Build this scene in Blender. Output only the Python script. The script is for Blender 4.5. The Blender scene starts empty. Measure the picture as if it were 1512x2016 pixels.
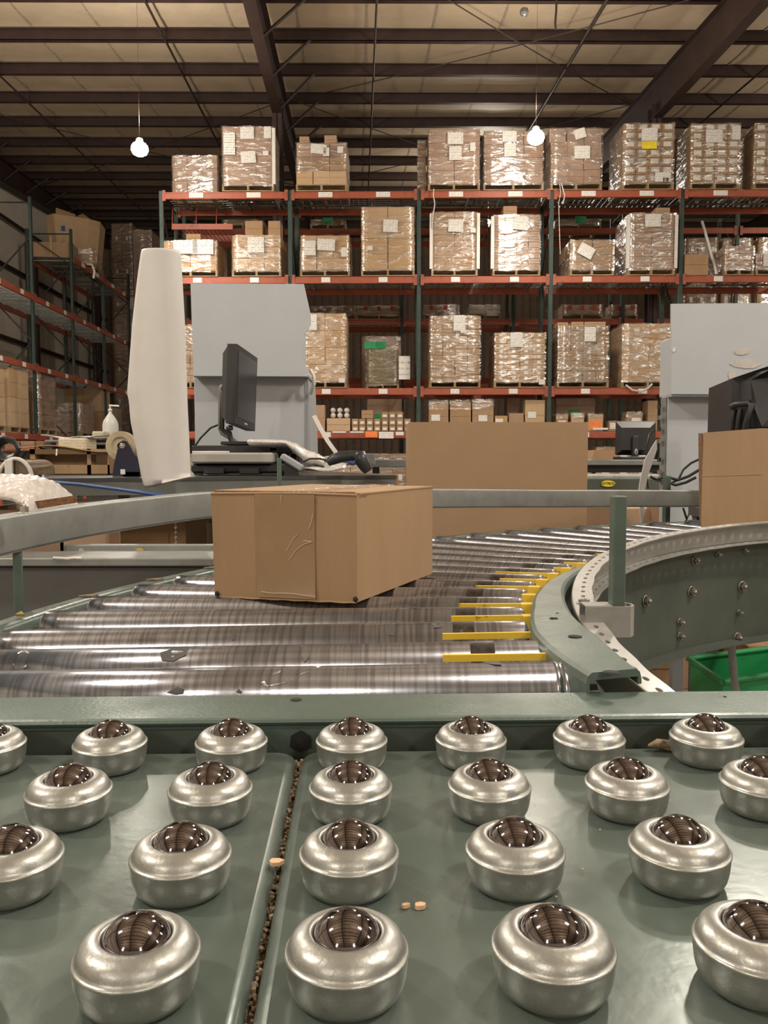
import bpy, math, random
from mathutils import Vector, Matrix
R = random.Random(7)
SC = bpy.context.scene
COL = SC.collection
# ------------------------------------------------------------------ camera
CAMZ, PITCH, FPX = 1.0, 0.0667, 1631.0
cam = bpy.data.cameras.new('camera'); camo = bpy.data.objects.new('camera', cam); COL.objects.link(camo)
camo.location = (0, 0, CAMZ); camo.rotation_euler = (math.pi/2 - PITCH, 0, 0)
cam.sensor_fit = 'VERTICAL'; cam.sensor_height = 24.0; cam.lens = FPX/2016*24.0
cam.clip_start = 0.02; cam.clip_end = 200
SC.camera = camo
# ------------------------------------------------------------------ world, exposure
w = bpy.data.worlds.new('world'); SC.world = w; w.use_nodes = True
w.node_tree.nodes['Background'].inputs[0].default_value = (0.9, 0.8, 0.65, 1)
w.node_tree.nodes['Background'].inputs[1].default_value = 0.02
SC.view_settings.view_transform = 'Standard'; SC.view_settings.look = 'None'
SC.view_settings.gamma = 1; SC.view_settings.use_curve_mapping = False
SC.view_settings.exposure = 0.0
SC.cycles.use_denoising = True
SC.cycles.max_bounces = 8; SC.cycles.diffuse_bounces = 4; SC.cycles.glossy_bounces = 4
SC.cycles.transparent_max_bounces = 16; SC.cycles.sample_clamp_indirect = 8
LAMP_W = 235.0
WARM = (1.0, 0.92, 0.81)

# ------------------------------------------------------------------ geometry helpers
YAW = 0.031
def A(px, py, Y):
    """world point seen at a photograph position at distance Y"""
    u = (px-756)/FPX; v = (1008-py)/FPX; c, s = math.cos(PITCH), math.sin(PITCH)
    fw = c+v*s; up = -s+v*c
    return Vector((u/fw*Y, Y, CAMZ+up/fw*Y))
def onh(px, py, h):
    a = A(px, py, 1.0); b = a.z-CAMZ; Y = -h/b
    return Vector((a.x*Y, Y, CAMZ-h))
def bl(u, v, z):
    c, s = math.cos(YAW), math.sin(YAW)
    return Vector((u*c-v*s, u*s+v*c, z))
def lerp(a, b, t): return a+(b-a)*t
def interp(tab, x):
    if x <= tab[0][0]: return tab[0][1]
    for (a, b), (c, d) in zip(tab, tab[1:]):
        if x <= c: return b+(d-b)*(x-a)/(c-a)
    return tab[-1][1]

class MB:
    def __init__(s): s.v = []; s.f = []; s.m = []; s.sm = []
    def add(s, vs, fs, mi=0, smooth=False):
        o = len(s.v); s.v += [tuple(v) for v in vs]
        for f in fs: s.f.append([i+o for i in f]); s.m.append(mi); s.sm.append(smooth)
        return s
    def box(s, x0, x1, y0, y1, z0, z1, mi=0, M=None):
        vs = [Vector((x, y, z)) for z in (z0, z1) for y in (y0, y1) for x in (x0, x1)]
        if M is not None: vs = [M @ v for v in vs]
        return s.add(vs, [(0,2,3,1),(4,5,7,6),(0,1,5,4),(2,6,7,3),(0,4,6,2),(1,3,7,5)], mi)
    def hexa(s, b, t, mi=0):
        n = len(b)
        return s.add(list(b)+list(t), [tuple(reversed(range(n))), tuple(range(n, 2*n))]+[(i, (i+1) % n, n+(i+1) % n, n+i) for i in range(n)], mi)
    def bbox(s, x0, x1, y0, y1, z0, z1, r, mi=0, M=None):
        """box with bevelled edges"""
        xs = (x0, x1); ys = (y0, y1); zs = (z0, z1); vs = []; idx = {}
        for i in (0, 1):
            for j in (0, 1):
                for k in (0, 1):
                    sx, sy, sz = (1-2*i)*r, (1-2*j)*r, (1-2*k)*r
                    for a, d in enumerate(((0, sy, sz), (sx, 0, sz), (sx, sy, 0))):
                        idx[(i, j, k, a)] = len(vs); vs.append(Vector((xs[i]+d[0], ys[j]+d[1], zs[k]+d[2])))
        F = []
        for i in (0, 1): F.append([idx[(i, j, k, 0)] for j, k in ((0,0),(0,1),(1,1),(1,0))])
        for j in (0, 1): F.append([idx[(i, j, k, 1)] for i, k in ((0,0),(1,0),(1,1),(0,1))])
        for k in (0, 1): F.append([idx[(i, j, k, 2)] for i, j in ((0,0),(0,1),(1,1),(1,0))])
        for a in (0, 1):
            for b in (0, 1):
                F.append([idx[(a, b, 0, 0)], idx[(a, b, 1, 0)], idx[(a, b, 1, 1)], idx[(a, b, 0, 1)]])
                F.append([idx[(a, 0, b, 0)], idx[(a, 1, b, 0)], idx[(a, 1, b, 2)], idx[(a, 0, b, 2)]])
                F.append([idx[(0, a, b, 1)], idx[(1, a, b, 1)], idx[(1, a, b, 2)], idx[(0, a, b, 2)]])
                for c in (0, 1): F.append([idx[(a, b, c, 0)], idx[(a, b, c, 1)], idx[(a, b, c, 2)]])
        cen = Vector(((x0+x1)/2, (y0+y1)/2, (z0+z1)/2)); G = []
        for f in F:
            p = [vs[i] for i in f]; n = (p[1]-p[0]).cross(p[2]-p[0])
            if n.dot(sum(p, Vector())/len(p)-cen) < 0: f = list(reversed(f))
            G.append(f)
        if M is not None: vs = [M @ v for v in vs]
        return s.add(vs, G, mi)
    def prism(s, poly, z0, z1, mi=0, M=None):
        b = [Vector((x, y, z0)) for x, y in poly]; t = [Vector((x, y, z1)) for x, y in poly]
        if M is not None: b = [M @ v for v in b]; t = [M @ v for v in t]
        return s.hexa(b, t, mi)
    def tube(s, pts, r, n=8, mi=0, smooth=True, caps=True, square=False):
        pts = [Vector(p) for p in pts]; rs = r if isinstance(r, (list, tuple)) else [r]*len(pts)
        vs = []; fs = []; ref = None
        for i, p in enumerate(pts):
            d = (pts[min(i+1, len(pts)-1)]-pts[max(i-1, 0)]).normalized()
            if ref is None: ref = Vector((0, 0, 1)) if abs(d.z) < .9 else Vector((1, 0, 0))
            a = d.cross(ref).normalized(); b = a.cross(d).normalized(); ref = b
            for k in range(n):
                t = 2*math.pi*(k+.5)/n
                vs.append(p+(a*math.cos(t)+b*math.sin(t))*rs[i]*(1.414 if square else 1))
        for i in range(len(pts)-1):
            for k in range(n): fs.append((i*n+k, i*n+(k+1) % n, (i+1)*n+(k+1) % n, (i+1)*n+k))
        s.add(vs, fs, mi, smooth)
        if caps:
            s.add(vs[:n], [tuple(reversed(range(n)))], mi); s.add(vs[-n:], [tuple(range(n))], mi)
        return s
    def lathe(s, prof, n=24, M=None, mi=0, smooth=True):
        vs = []; fs = []
        for r, z in prof:
            for k in range(n):
                t = 2*math.pi*k/n; vs.append(Vector((r*math.cos(t), r*math.sin(t), z)))
        for i in range(len(prof)-1):
            for k in range(n): fs.append((i*n+k, i*n+(k+1) % n, (i+1)*n+(k+1) % n, (i+1)*n+k))
        if M is not None: vs = [M @ v for v in vs]
        return s.add(vs, fs, mi, smooth)
    def grid(s, fn, nu, nv, mi=0, smooth=True):
        vs = [fn(i/nu, j/nv) for j in range(nv+1) for i in range(nu+1)]
        fs = [(j*(nu+1)+i, j*(nu+1)+i+1, (j+1)*(nu+1)+i+1, (j+1)*(nu+1)+i) for j in range(nv) for i in range(nu)]
        return s.add(vs, fs, mi, smooth)
    def sweep(s, rings, mi=0, smooth=True, closed=True, caps=True):
        n = len(rings[0]); vs = [v for r in rings for v in r]; fs = []
        for i in range(len(rings)-1):
            for k in range(n if closed else n-1): fs.append((i*n+k, i*n+(k+1) % n, (i+1)*n+(k+1) % n, (i+1)*n+k))
        s.add(vs, fs, mi, smooth)
        if caps and closed:
            s.add(rings[0], [tuple(reversed(range(n)))], mi); s.add(rings[-1], [tuple(range(n))], mi)
        return s
    def mesh(s, name, mats):
        me = bpy.data.meshes.new(name); me.from_pydata(s.v, [], s.f)
        for m in (mats if isinstance(mats, (list, tuple)) else [mats]): me.materials.append(m)
        me.polygons.foreach_set('material_index', s.m)
        me.polygons.foreach_set('use_smooth', s.sm)
        me.update(); return me

def tag(o, label=None, cat=None, group=None, kind=None):
    if label: o['label'] = label
    if cat: o['category'] = cat
    if group: o['group'] = group
    if kind: o['kind'] = kind
    return o
def wloc(o):
    M = Matrix.Translation(o.location) @ o.rotation_euler.to_matrix().to_4x4() @ Matrix.Diagonal(o.scale).to_4x4()
    return (wloc(o.parent) @ M) if o.parent else M
def obj(name, mb, mats, parent=None, world=True, loc=None, rot=None, kind=None):
    """mesh object; world=True: mesh data given in world coordinates, origin moved to the base of the piece"""
    me = mb if isinstance(mb, bpy.types.Mesh) else mb.mesh(name, mats)
    o = bpy.data.objects.new(name, me); COL.objects.link(o)
    if world and loc is None:
        P = wloc(parent).inverted() if parent else Matrix.Identity(4)
        xs = [v.co for v in me.vertices]
        c = Vector(((min(v.x for v in xs)+max(v.x for v in xs))/2, (min(v.y for v in xs)+max(v.y for v in xs))/2, min(v.z for v in xs)))
        Mm = P @ Matrix.Translation(c)
        me.transform(Mm.to_3x3().to_4x4() @ Matrix.Translation(-c))
        o.location = Mm.to_translation()
    if loc is not None: o.location = loc
    if rot is not None: o.rotation_euler = rot
    if parent: o.parent = parent
    if kind: o['kind'] = kind
    return o
def thing(name, label, cat, loc=(0, 0, 0), rz=0, group=None):
    o = bpy.data.objects.new(name, None); COL.objects.link(o); o.empty_display_size = .1
    o.location = loc; o.rotation_euler = (0, 0, rz)
    return tag(o, label, cat, group)
def dup(o, parent, loc=None, rot=None):
    c = o.copy(); COL.objects.link(c); c.parent = parent
    if loc is not None: c.location = loc
    if rot is not None: c.rotation_euler = rot
    for ch in list(o.children): dup(ch, c)
    return c

# ------------------------------------------------------------------ materials
def NT(name):
    m = bpy.data.materials.new(name); m.use_nodes = True; nt = m.node_tree
    return m, nt, nt.nodes, nt.links, nt.nodes['Principled BSDF']
def mat(name, col, rough=.5, metal=0, var=.12, scale=8, bump=0, bscale=60, stretch=(1,1,1), col2=None, objvar=0, emit=0, spec=None, edge=None, trans=0, coat=0, rvar=0):
    """principled with noise-broken colour, optional second (wear) colour, bump"""
    m, nt, N, L, B = NT(name)
    tc = N.new('ShaderNodeTexCoord'); mp = N.new('ShaderNodeMapping'); mp.inputs['Scale'].default_value = stretch
    L.new(tc.outputs['Object'], mp.inputs[0])
    ns = N.new('ShaderNodeTexNoise'); ns.inputs['Scale'].default_value = scale; ns.inputs['Detail'].default_value = 6; ns.inputs['Roughness'].default_value = .65
    L.new(mp.outputs[0], ns.inputs['Vector'])
    cr = N.new('ShaderNodeValToRGB'); c = Vector(col[:3])
    c2 = Vector(col2[:3]) if col2 else c*(1-var*2)
    cr.color_ramp.elements[0].position = .3 if not edge else edge[0]; cr.color_ramp.elements[1].position = .62 if not edge else edge[1]
    cr.color_ramp.elements[0].color = (*c2, 1); cr.color_ramp.elements[1].color = (*(c*(1+(var if not col2 else 0))), 1)
    L.new(ns.outputs['Fac'], cr.inputs[0]); out = cr.outputs[0]
    if objvar:
        oi = N.new('ShaderNodeObjectInfo'); hs = N.new('ShaderNodeHueSaturation')
        mr = N.new('ShaderNodeMapRange'); mr.inputs[3].default_value = 1-objvar; mr.inputs[4].default_value = 1+objvar
        L.new(oi.outputs['Random'], mr.inputs[0]); L.new(mr.outputs[0], hs.inputs['Value'])
        mr2 = N.new('ShaderNodeMapRange'); mr2.inputs[3].default_value = 1.12; mr2.inputs[4].default_value = .85
        L.new(oi.outputs['Random'], mr2.inputs[0]); L.new(mr2.outputs[0], hs.inputs['Saturation'])
        L.new(out, hs.inputs['Color']); out = hs.outputs[0]
    L.new(out, B.inputs['Base Color'])
    B.inputs['Metallic'].default_value = metal; B.inputs['Roughness'].default_value = rough
    if rvar:
        mr = N.new('ShaderNodeMapRange'); mr.inputs[1].default_value = .3; mr.inputs[2].default_value = .7; mr.inputs[3].default_value = rough+rvar; mr.inputs[4].default_value = max(.03, rough-rvar)
        L.new(ns.outputs['Fac'], mr.inputs[0]); L.new(mr.outputs[0], B.inputs['Roughness'])
    if spec is not None: B.inputs['Specular IOR Level'].default_value = spec
    if coat: B.inputs['Coat Weight'].default_value = coat
    if trans: B.inputs['Transmission Weight'].default_value = trans
    if emit: B.inputs['Emission Color'].default_value = (*col[:3], 1); B.inputs['Emission Strength'].default_value = emit
    if bump:
        n2 = N.new('ShaderNodeTexNoise'); n2.inputs['Scale'].default_value = bscale; n2.inputs['Detail'].default_value = 4
        L.new(mp.outputs[0], n2.inputs['Vector'])
        bp = N.new('ShaderNodeBump'); bp.inputs['Strength'].default_value = bump; bp.inputs['Distance'].default_value = .002
        L.new(n2.outputs['Fac'], bp.inputs['Height']); L.new(bp.outputs[0], B.inputs['Normal'])
    return m
def film(name, amount=.5, stretch=(1.6, 1.6, 6), tint=(.78, .72, .68)):
    """clear stretch film: mostly see-through, glossy creases"""
    m, nt, N, L, B = NT(name); N.remove(B)
    out = [n for n in N if n.type == 'OUTPUT_MATERIAL'][0]
    tc = N.new('ShaderNodeTexCoord'); mp = N.new('ShaderNodeMapping'); mp.inputs['Scale'].default_value = stretch
    oi = N.new('ShaderNodeObjectInfo'); va = N.new('ShaderNodeVectorMath'); va.operation = 'ADD'
    L.new(tc.outputs['Object'], va.inputs[0]); L.new(oi.outputs['Location'], va.inputs[1]); L.new(va.outputs[0], mp.inputs[0])
    ns = N.new('ShaderNodeTexNoise'); ns.inputs['Scale'].default_value = 2.0; ns.inputs['Detail'].default_value = 3; ns.inputs['Distortion'].default_value = .6
    L.new(mp.outputs[0], ns.inputs['Vector'])
    bp = N.new('ShaderNodeBump'); bp.inputs['Strength'].default_value = .8; bp.inputs['Distance'].default_value = .04
    L.new(ns.outputs['Fac'], bp.inputs['Height'])
    g = N.new('ShaderNodeBsdfGlossy'); g.inputs['Roughness'].default_value = .22; g.inputs['Color'].default_value = (1, 1, 1, 1)
    L.new(bp.outputs[0], g.inputs['Normal'])
    d = N.new('ShaderNodeBsdfDiffuse'); d.inputs['Color'].default_value = (*tint, 1)
    mx0 = N.new('ShaderNodeMixShader'); mx0.inputs[0].default_value = .12; L.new(g.outputs[0], mx0.inputs[1]); L.new(d.outputs[0], mx0.inputs[2])
    t = N.new('ShaderNodeBsdfTransparent'); t.inputs['Color'].default_value = (.97, .96, .95, 1)
    mr = N.new('ShaderNodeMapRange'); mr.inputs[1].default_value = .42; mr.inputs[2].default_value = .68
    mr.inputs[3].default_value = .12*amount+.05; mr.inputs[4].default_value = amount
    L.new(ns.outputs['Fac'], mr.inputs[0])
    mx = N.new('ShaderNodeMixShader'); L.new(mr.outputs[0], mx.inputs[0]); L.new(t.outputs[0], mx.inputs[1]); L.new(mx0.outputs[0], mx.inputs[2])
    L.new(mx.outputs[0], out.inputs['Surface'])
    return m
def paper(name, base=(.75, .73, .7), ink=(.12, .12, .13), rows=9, cover=.35):
    """printed sheet: rows of small dark text on white (object coordinates x,z)"""
    m, nt, N, L, B = NT(name)
    tc = N.new('ShaderNodeTexCoord'); sp = N.new('ShaderNodeSeparateXYZ'); L.new(tc.outputs['Generated'], sp.inputs[0])
    wv = N.new('ShaderNodeMath'); wv.operation = 'MULTIPLY'; wv.inputs[1].default_value = rows; L.new(sp.outputs['Z'], wv.inputs[0])
    fr = N.new('ShaderNodeMath'); fr.operation = 'FRACT'; L.new(wv.outputs[0], fr.inputs[0])
    gt = N.new('ShaderNodeMath'); gt.operation = 'GREATER_THAN'; gt.inputs[1].default_value = 1-cover; L.new(fr.outputs[0], gt.inputs[0])
    mp = N.new('ShaderNodeMapping'); mp.inputs['Scale'].default_value = (14, 1, rows*.9); L.new(tc.outputs['Generated'], mp.inputs[0])
    ns = N.new('ShaderNodeTexNoise'); ns.inputs['Scale'].default_value = 1.3; L.new(mp.outputs[0], ns.inputs['Vector'])
    g2 = N.new('ShaderNodeMath'); g2.operation = 'GREATER_THAN'; g2.inputs[1].default_value = .52; L.new(ns.outputs['Fac'], g2.inputs[0])
    mu = N.new('ShaderNodeMath'); mu.operation = 'MULTIPLY'; L.new(gt.outputs[0], mu.inputs[0]); L.new(g2.outputs[0], mu.inputs[1])
    mx = N.new('ShaderNodeMix'); mx.data_type = 'RGBA'; L.new(mu.outputs[0], mx.inputs['Factor'])
    mx.inputs['A'].default_value = (*base, 1); mx.inputs['B'].default_value = (*ink, 1)
    L.new(mx.outputs['Result'], B.inputs['Base Color']); B.inputs['Roughness'].default_value = .6
    return m
M_ = {}
M_['card'] = mat('cardboard', (.37, .235, .13), .75, var=.06, scale=5, objvar=.1, bump=.15, bscale=200, stretch=(1, 1, .25))
M_['card_light'] = mat('cardboard_light', (.48, .32, .175), .75, var=.05, scale=5, objvar=.08)
M_['card_pink'] = mat('cardboard_pinkish', (.40, .27, .2), .7, var=.06, scale=5, objvar=.1)
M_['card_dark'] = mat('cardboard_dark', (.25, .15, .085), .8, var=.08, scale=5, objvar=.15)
M_['card_near'] = mat('cardboard_near', (.325, .205, .108), .7, var=.05, scale=9, bump=.25, bscale=350, stretch=(1, 1, .2))
M_['corr'] = mat('corrugated_edge', (.17, .085, .04), .9, var=.3, scale=150)
M_['tape'] = mat('packing_tape', (.32, .2, .1), .16, var=.1, scale=12, coat=.3)
M_['film'] = film('stretch_film', .36)
M_['film_heavy'] = film('stretch_film_heavy', .55, (1.8, 1.8, 4.5))
M_['film_light'] = film('stretch_film_light', .35)
M_['paper'] = paper('printed_sheet')
M_['white'] = mat('white_card', (.72, .7, .66), .6, var=.04)
M_['sticker'] = paper('sticker', (.78, .77, .75), (.3, .3, .3), 4, .3)
M_['pallet'] = mat('pallet_wood', (.33, .23, .13), .8, var=.2, scale=6, stretch=(1, 1, 6), objvar=.15)
M_['orange'] = mat('rack_orange', (.36, .085, .042), .5, col2=(.2, .06, .04), scale=4, edge=(.3, .5))
M_['green'] = mat('rack_green', (.028, .058, .048), .5, col2=(.018, .034, .03), scale=9)
M_['dark'] = mat('rack_dark', (.02, .025, .02), .6)
M_['wire'] = mat('galvanised_wire', (.3, .31, .31), .45, metal=.6)
M_['floor'] = mat('concrete', (.2, .185, .165), .45, var=.15, scale=1.2, bump=.1)
M_['insul'] = mat('insulation_vinyl', (.62, .505, .365), .6, var=.06, scale=1.5)
M_['seam'] = mat('insulation_seam', (.42, .36, .28), .6)
M_['steel_red'] = mat('primed_steel', (.042, .022, .019), .55, var=.15, scale=3)
M_['rod'] = mat('dark_rod', (.05, .035, .03), .5)
M_['wall'] = mat('wall_panel', (.72, .66, .56), .55, var=.06, scale=1)
M_['wall_d'] = mat('wall_brown', (.16, .105, .07), .6)
M_['cgreen'] = mat('conveyor_green', (.105, .145, .125), .34, col2=(.07, .095, .08), scale=14, edge=(.25, .6), metal=.15, bump=.12, bscale=300, rvar=.1)
M_['cgreen_d'] = mat('conveyor_green_dark', (.075, .09, .075), .42, col2=(.05, .06, .05), scale=5, edge=(.3, .6), metal=.1)
M_['plate'] = mat('table_green', (.085, .115, .098), .27, col2=(.115, .14, .122), scale=6, edge=(.3, .85), metal=.2, bump=.05, bscale=160, rvar=.08)
M_['galv'] = mat('galvanised', (.36, .355, .335), .36, metal=.35, var=.08, scale=20, bump=.1, bscale=80, rvar=.06)
M_['galv_grey'] = mat('galvanised_grey', (.24, .25, .24), .42, metal=.35, var=.1, scale=12)
M_['bolt'] = mat('zinc_bolt', (.55, .53, .48), .28, metal=.9)
M_['zinc'] = mat('zinc_housing', (.40, .40, .375), .4, metal=.85, var=.1, scale=70, bump=.1, bscale=350, rvar=.07)
M_['chrome'] = mat('chrome_ball', (.24, .215, .225), .07, metal=1, var=.01)
M_['yellow'] = mat('yellow_guard', (.72, .48, .03), .45, col2=(.1, .07, .02), scale=55, edge=(.3, .4))
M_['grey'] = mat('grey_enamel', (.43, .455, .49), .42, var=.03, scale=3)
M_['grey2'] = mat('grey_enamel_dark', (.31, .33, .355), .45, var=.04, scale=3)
M_['black'] = mat('black_plastic', (.022, .021, .023), .42, var=.1)
M_['screen'] = mat('dark_screen', (.035, .033, .036), .25, var=.02)
M_['desk'] = mat('desk_grey', (.075, .08, .08), .35, metal=.3, var=.1, scale=6, rvar=.08)
M_['desk_l'] = mat('desk_light', (.2, .21, .205), .38, metal=.3, var=.1, scale=6)
M_['paperroll'] = mat('white_foam', (.6, .585, .57), .55, var=.02)
M_['bubble'] = mat('bubble_wrap', (.62, .57, .54), .3, var=.12, scale=30)
M_['plasticbag'] = mat('plastic_bag', (.6, .58, .56), .25, var=.15, scale=60, bump=.8, bscale=70)
M_['navy'] = mat('navy_plastic', (.012, .013, .035), .35)
M_['beige'] = mat('beige_plastic', (.45, .38, .25), .5)
M_['jug'] = mat('jug_plastic', (.62, .62, .6), .35, var=.03)
M_['blue'] = mat('blue_hose', (.02, .07, .22), .4)
M_['blue_b'] = mat('blue_plastic', (.02, .08, .4), .4)
M_['greenbin'] = mat('green_bin', (.015, .24, .07), .45, var=.1)
M_['greenlab'] = mat('green_label', (.02, .35, .12), .5)
M_['orangelab'] = mat('orange_label', (.9, .25, .06), .6)
M_['yellowlab'] = mat('yellow_label', (.8, .62, .03), .5)
M_['red'] = mat('red_mark', (.45, .04, .03), .6)
M_['debris'] = mat('debris', (.22, .16, .1), .9, var=.4, scale=200)
M_['chip'] = mat('wood_chip', (.6, .4, .25), .8)
M_['holeshade'] = mat('painted_hole_shade', (.012, .012, .011), .8)  # near-black colour stands in for the shade inside holes
M_['crease'] = mat('tape_crease', (.75, .62, .48), .3)
M_['plastic_clear'] = film('clear_tape', .5, (20, 20, 20))
M_['tape_clear'] = mat('tape_brown', (.295, .188, .1), .3, var=.05, scale=12, coat=.1)
M_['card_pan'] = mat('cardboard_panel', (.325, .21, .12), .75, var=.03, scale=6)
M_['card_y'] = mat('cardboard_yellowish', (.2, .15, .05), .7)
M_['tray'] = mat('pale_tray', (.36, .345, .32), .5, var=.03)
M_['desk_b'] = mat('dark_grey_plastic', (.035, .038, .045), .35)
M_['cream'] = paper('cream_print', (.55, .5, .38), (.35, .3, .25), 5, .3)
M_['beige_clear'] = mat('brown_clear', (.16, .12, .08), .15, coat=.5)
M_['chip_y'] = mat('yellow_scrap', (.5, .36, .1), .6)
M_['plasticbag_d'] = mat('belt_edge', (.3, .29, .27), .4, var=.2, scale=40)
M_['residue'] = mat('sticker_residue', (.5, .47, .44), .8, var=.1, scale=30)
M_['film_scrap'] = film('film_scrap', .6, (30, 30, 30))
M_['stain'] = mat('stain', (.07, .067, .065), .6)
M_['bolt_d'] = mat('dull_bolt', (.3, .28, .25), .4, metal=.8)
M_['bedgrey'] = mat('bed_grey', (.12, .12, .118), .4, metal=.2, var=.08, scale=5)
M_['worn'] = mat('worn_roller_band', (.12, .105, .1), .3, metal=.85, var=.25, scale=80)
def brushed():
    m, nt, N, L, B = NT('roller_steel')
    tc = N.new('ShaderNodeTexCoord')
    mp = N.new('ShaderNodeMapping'); mp.inputs['Scale'].default_value = (230, 9, 9); L.new(tc.outputs['Object'], mp.inputs[0])
    n1 = N.new('ShaderNodeTexNoise'); n1.inputs['Scale'].default_value = 1; n1.inputs['Detail'].default_value = 3; L.new(mp.outputs[0], n1.inputs['Vector'])
    mp2 = N.new('ShaderNodeMapping'); mp2.inputs['Scale'].default_value = (10, 14, 14); L.new(tc.outputs['Object'], mp2.inputs[0])
    oi = N.new('ShaderNodeObjectInfo'); va = N.new('ShaderNodeVectorMath'); va.operation = 'ADD'
    L.new(mp2.outputs[0], va.inputs[0]); L.new(oi.outputs['Location'], va.inputs[1])
    n2 = N.new('ShaderNodeTexNoise'); n2.inputs['Scale'].default_value = .9; n2.inputs['Detail'].default_value = 4; L.new(va.outputs[0], n2.inputs['Vector'])
    cr = N.new('ShaderNodeValToRGB'); cr.color_ramp.elements[0].position = .22; cr.color_ramp.elements[1].position = .3
    cr.color_ramp.elements[0].color = (.2, .19, .19, 1); cr.color_ramp.elements[1].color = (.41, .425, .475, 1)
    L.new(n2.outputs['Fac'], cr.inputs[0])
    rg = N.new('ShaderNodeValToRGB'); rg.color_ramp.elements[0].position = .38; rg.color_ramp.elements[1].position = .56
    rg.color_ramp.elements[0].color = (.6, .58, .58, 1); rg.color_ramp.elements[1].color = (1, 1, 1, 1); L.new(n1.outputs['Fac'], rg.inputs[0])
    mu = N.new('ShaderNodeMix'); mu.data_type = 'RGBA'; mu.blend_type = 'MULTIPLY'; mu.inputs['Factor'].default_value = 1
    L.new(cr.outputs[0], mu.inputs['A']); L.new(rg.outputs[0], mu.inputs['B']); L.new(mu.outputs['Result'], B.inputs['Base Color'])
    B.inputs['Metallic'].default_value = .95
    mr = N.new('ShaderNodeMapRange'); mr.inputs[1].default_value = .3; mr.inputs[2].default_value = .7; mr.inputs[3].default_value = .25; mr.inputs[4].default_value = .2
    L.new(n1.outputs['Fac'], mr.inputs[0]); L.new(mr.outputs[0], B.inputs['Roughness'])
    bp = N.new('ShaderNodeBump'); bp.inputs['Strength'].default_value = .07; bp.inputs['Distance'].default_value = .00012
    L.new(n1.outputs['Fac'], bp.inputs['Height']); L.new(bp.outputs[0], B.inputs['Normal'])
    return m
M_['roller'] = brushed()
M_['lampglow'] = mat('lamp_glass', (1, .82, .6), .5, emit=110)
M_['lampmetal'] = mat('lamp_metal', (.3, .3, .3), .4, metal=.6)

# ------------------------------------------------------------------ lamps
def lamp(p, label, group=None, power=1.0):
    t = thing('high_bay_lamp', label, 'ceiling lamp', (p.x, p.y, p.z), 0, group)
    mb = MB(); mb.lathe([(.0, .16), (.05, .16), (.06, .15), (.06, .11), (0, .1)], 16); obj('ballast', mb, M_['lampmetal'], t, world=False)
    mb = MB(); mb.lathe([(0, -.12), (.06, -.11), (.11, -.08), (.14, -.02), (.13, .04), (.1, .08), (.06, .105)], 24); obj('refractor_globe', mb, M_['lampglow'], t, world=False)
    mb = MB(); mb.tube([(0, 0, .15), (0, 0, ROOFZ(p)-p.z-.1)], .0022, 6); obj('hanger', mb, M_['rod'], t, world=False)
    l = bpy.data.lights.new('lamp_light', 'SPOT'); l.spot_size = 2.9; l.spot_blend = .5; l.shadow_soft_size = .12; l.energy = LAMP_W*power*1.6; l.color = WARM
    lo = bpy.data.objects.new('lamp_light', l); COL.objects.link(lo); lo.location = (0, 0, -.3); lo.parent = t
    l2 = bpy.data.lights.new('lamp_uplight', 'POINT'); l2.energy = LAMP_W*power*.75; l2.shadow_soft_size = .12; l2.color = WARM
    lo2 = bpy.data.objects.new('lamp_uplight', l2); COL.objects.link(lo2); lo2.location = (0, 0, .5); lo2.parent = t
def ROOFZ(p): return CAMZ+6.94+.049*p[1]+.1
LZ = A(275, 293, 13.9)
lamp(LZ, 'glowing high-bay lamp at upper left, just left of the top rack shelf', None, .85)
LZ2 = A(1055, 270, 13.9)
lamp(LZ2, 'glowing high-bay lamp at upper right among the wrapped pallets', None, .55)
for iy, yy in enumerate((23.5, 6.6, .6, -6)):
    for ix, xx in enumerate((-4.7, 2.9, 10.5)):
        z = LZ.z-.05*(15.3-yy) if yy < 20 else 7.4
        if yy > 20 and ix != 1: continue
        if ix == 2 and yy < 0: continue
        lamp(Vector((xx+.2*iy, yy, z)), 'added unseen lamp that brightens the left wall and rack', 'high-bay lamps outside the frame', 1.15)
lamp(Vector((-8.1, 11.5, LZ.z)), 'added unseen lamp that brightens the left wall and rack', 'high-bay lamps outside the frame', .9)  # added lamp out of view, only to brighten the left wall and rack
lamp(Vector((10.6, 15.3, LZ.z)), 'added unseen lamp that brightens the left wall and rack', 'high-bay lamps outside the frame')

# ------------------------------------------------------------------ room shell
def S(name, mb, mats, parent=None): return obj(name, mb, mats, parent, kind=None if parent else 'structure')
YB0, YB1, XL, XR = -12.0, 33.0, -9.9, 21.0
def quad(mb, pts): mb.add(pts, [tuple(range(len(pts)))])
mb = MB(); p = [bl(XL, YB0, 0), bl(XR, YB0, 0), bl(XR, YB1, 0), bl(XL, YB1, 0)]
mb.hexa([q-Vector((0, 0, .1)) for q in p], p); S('floor', mb, M_['floor'])
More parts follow.
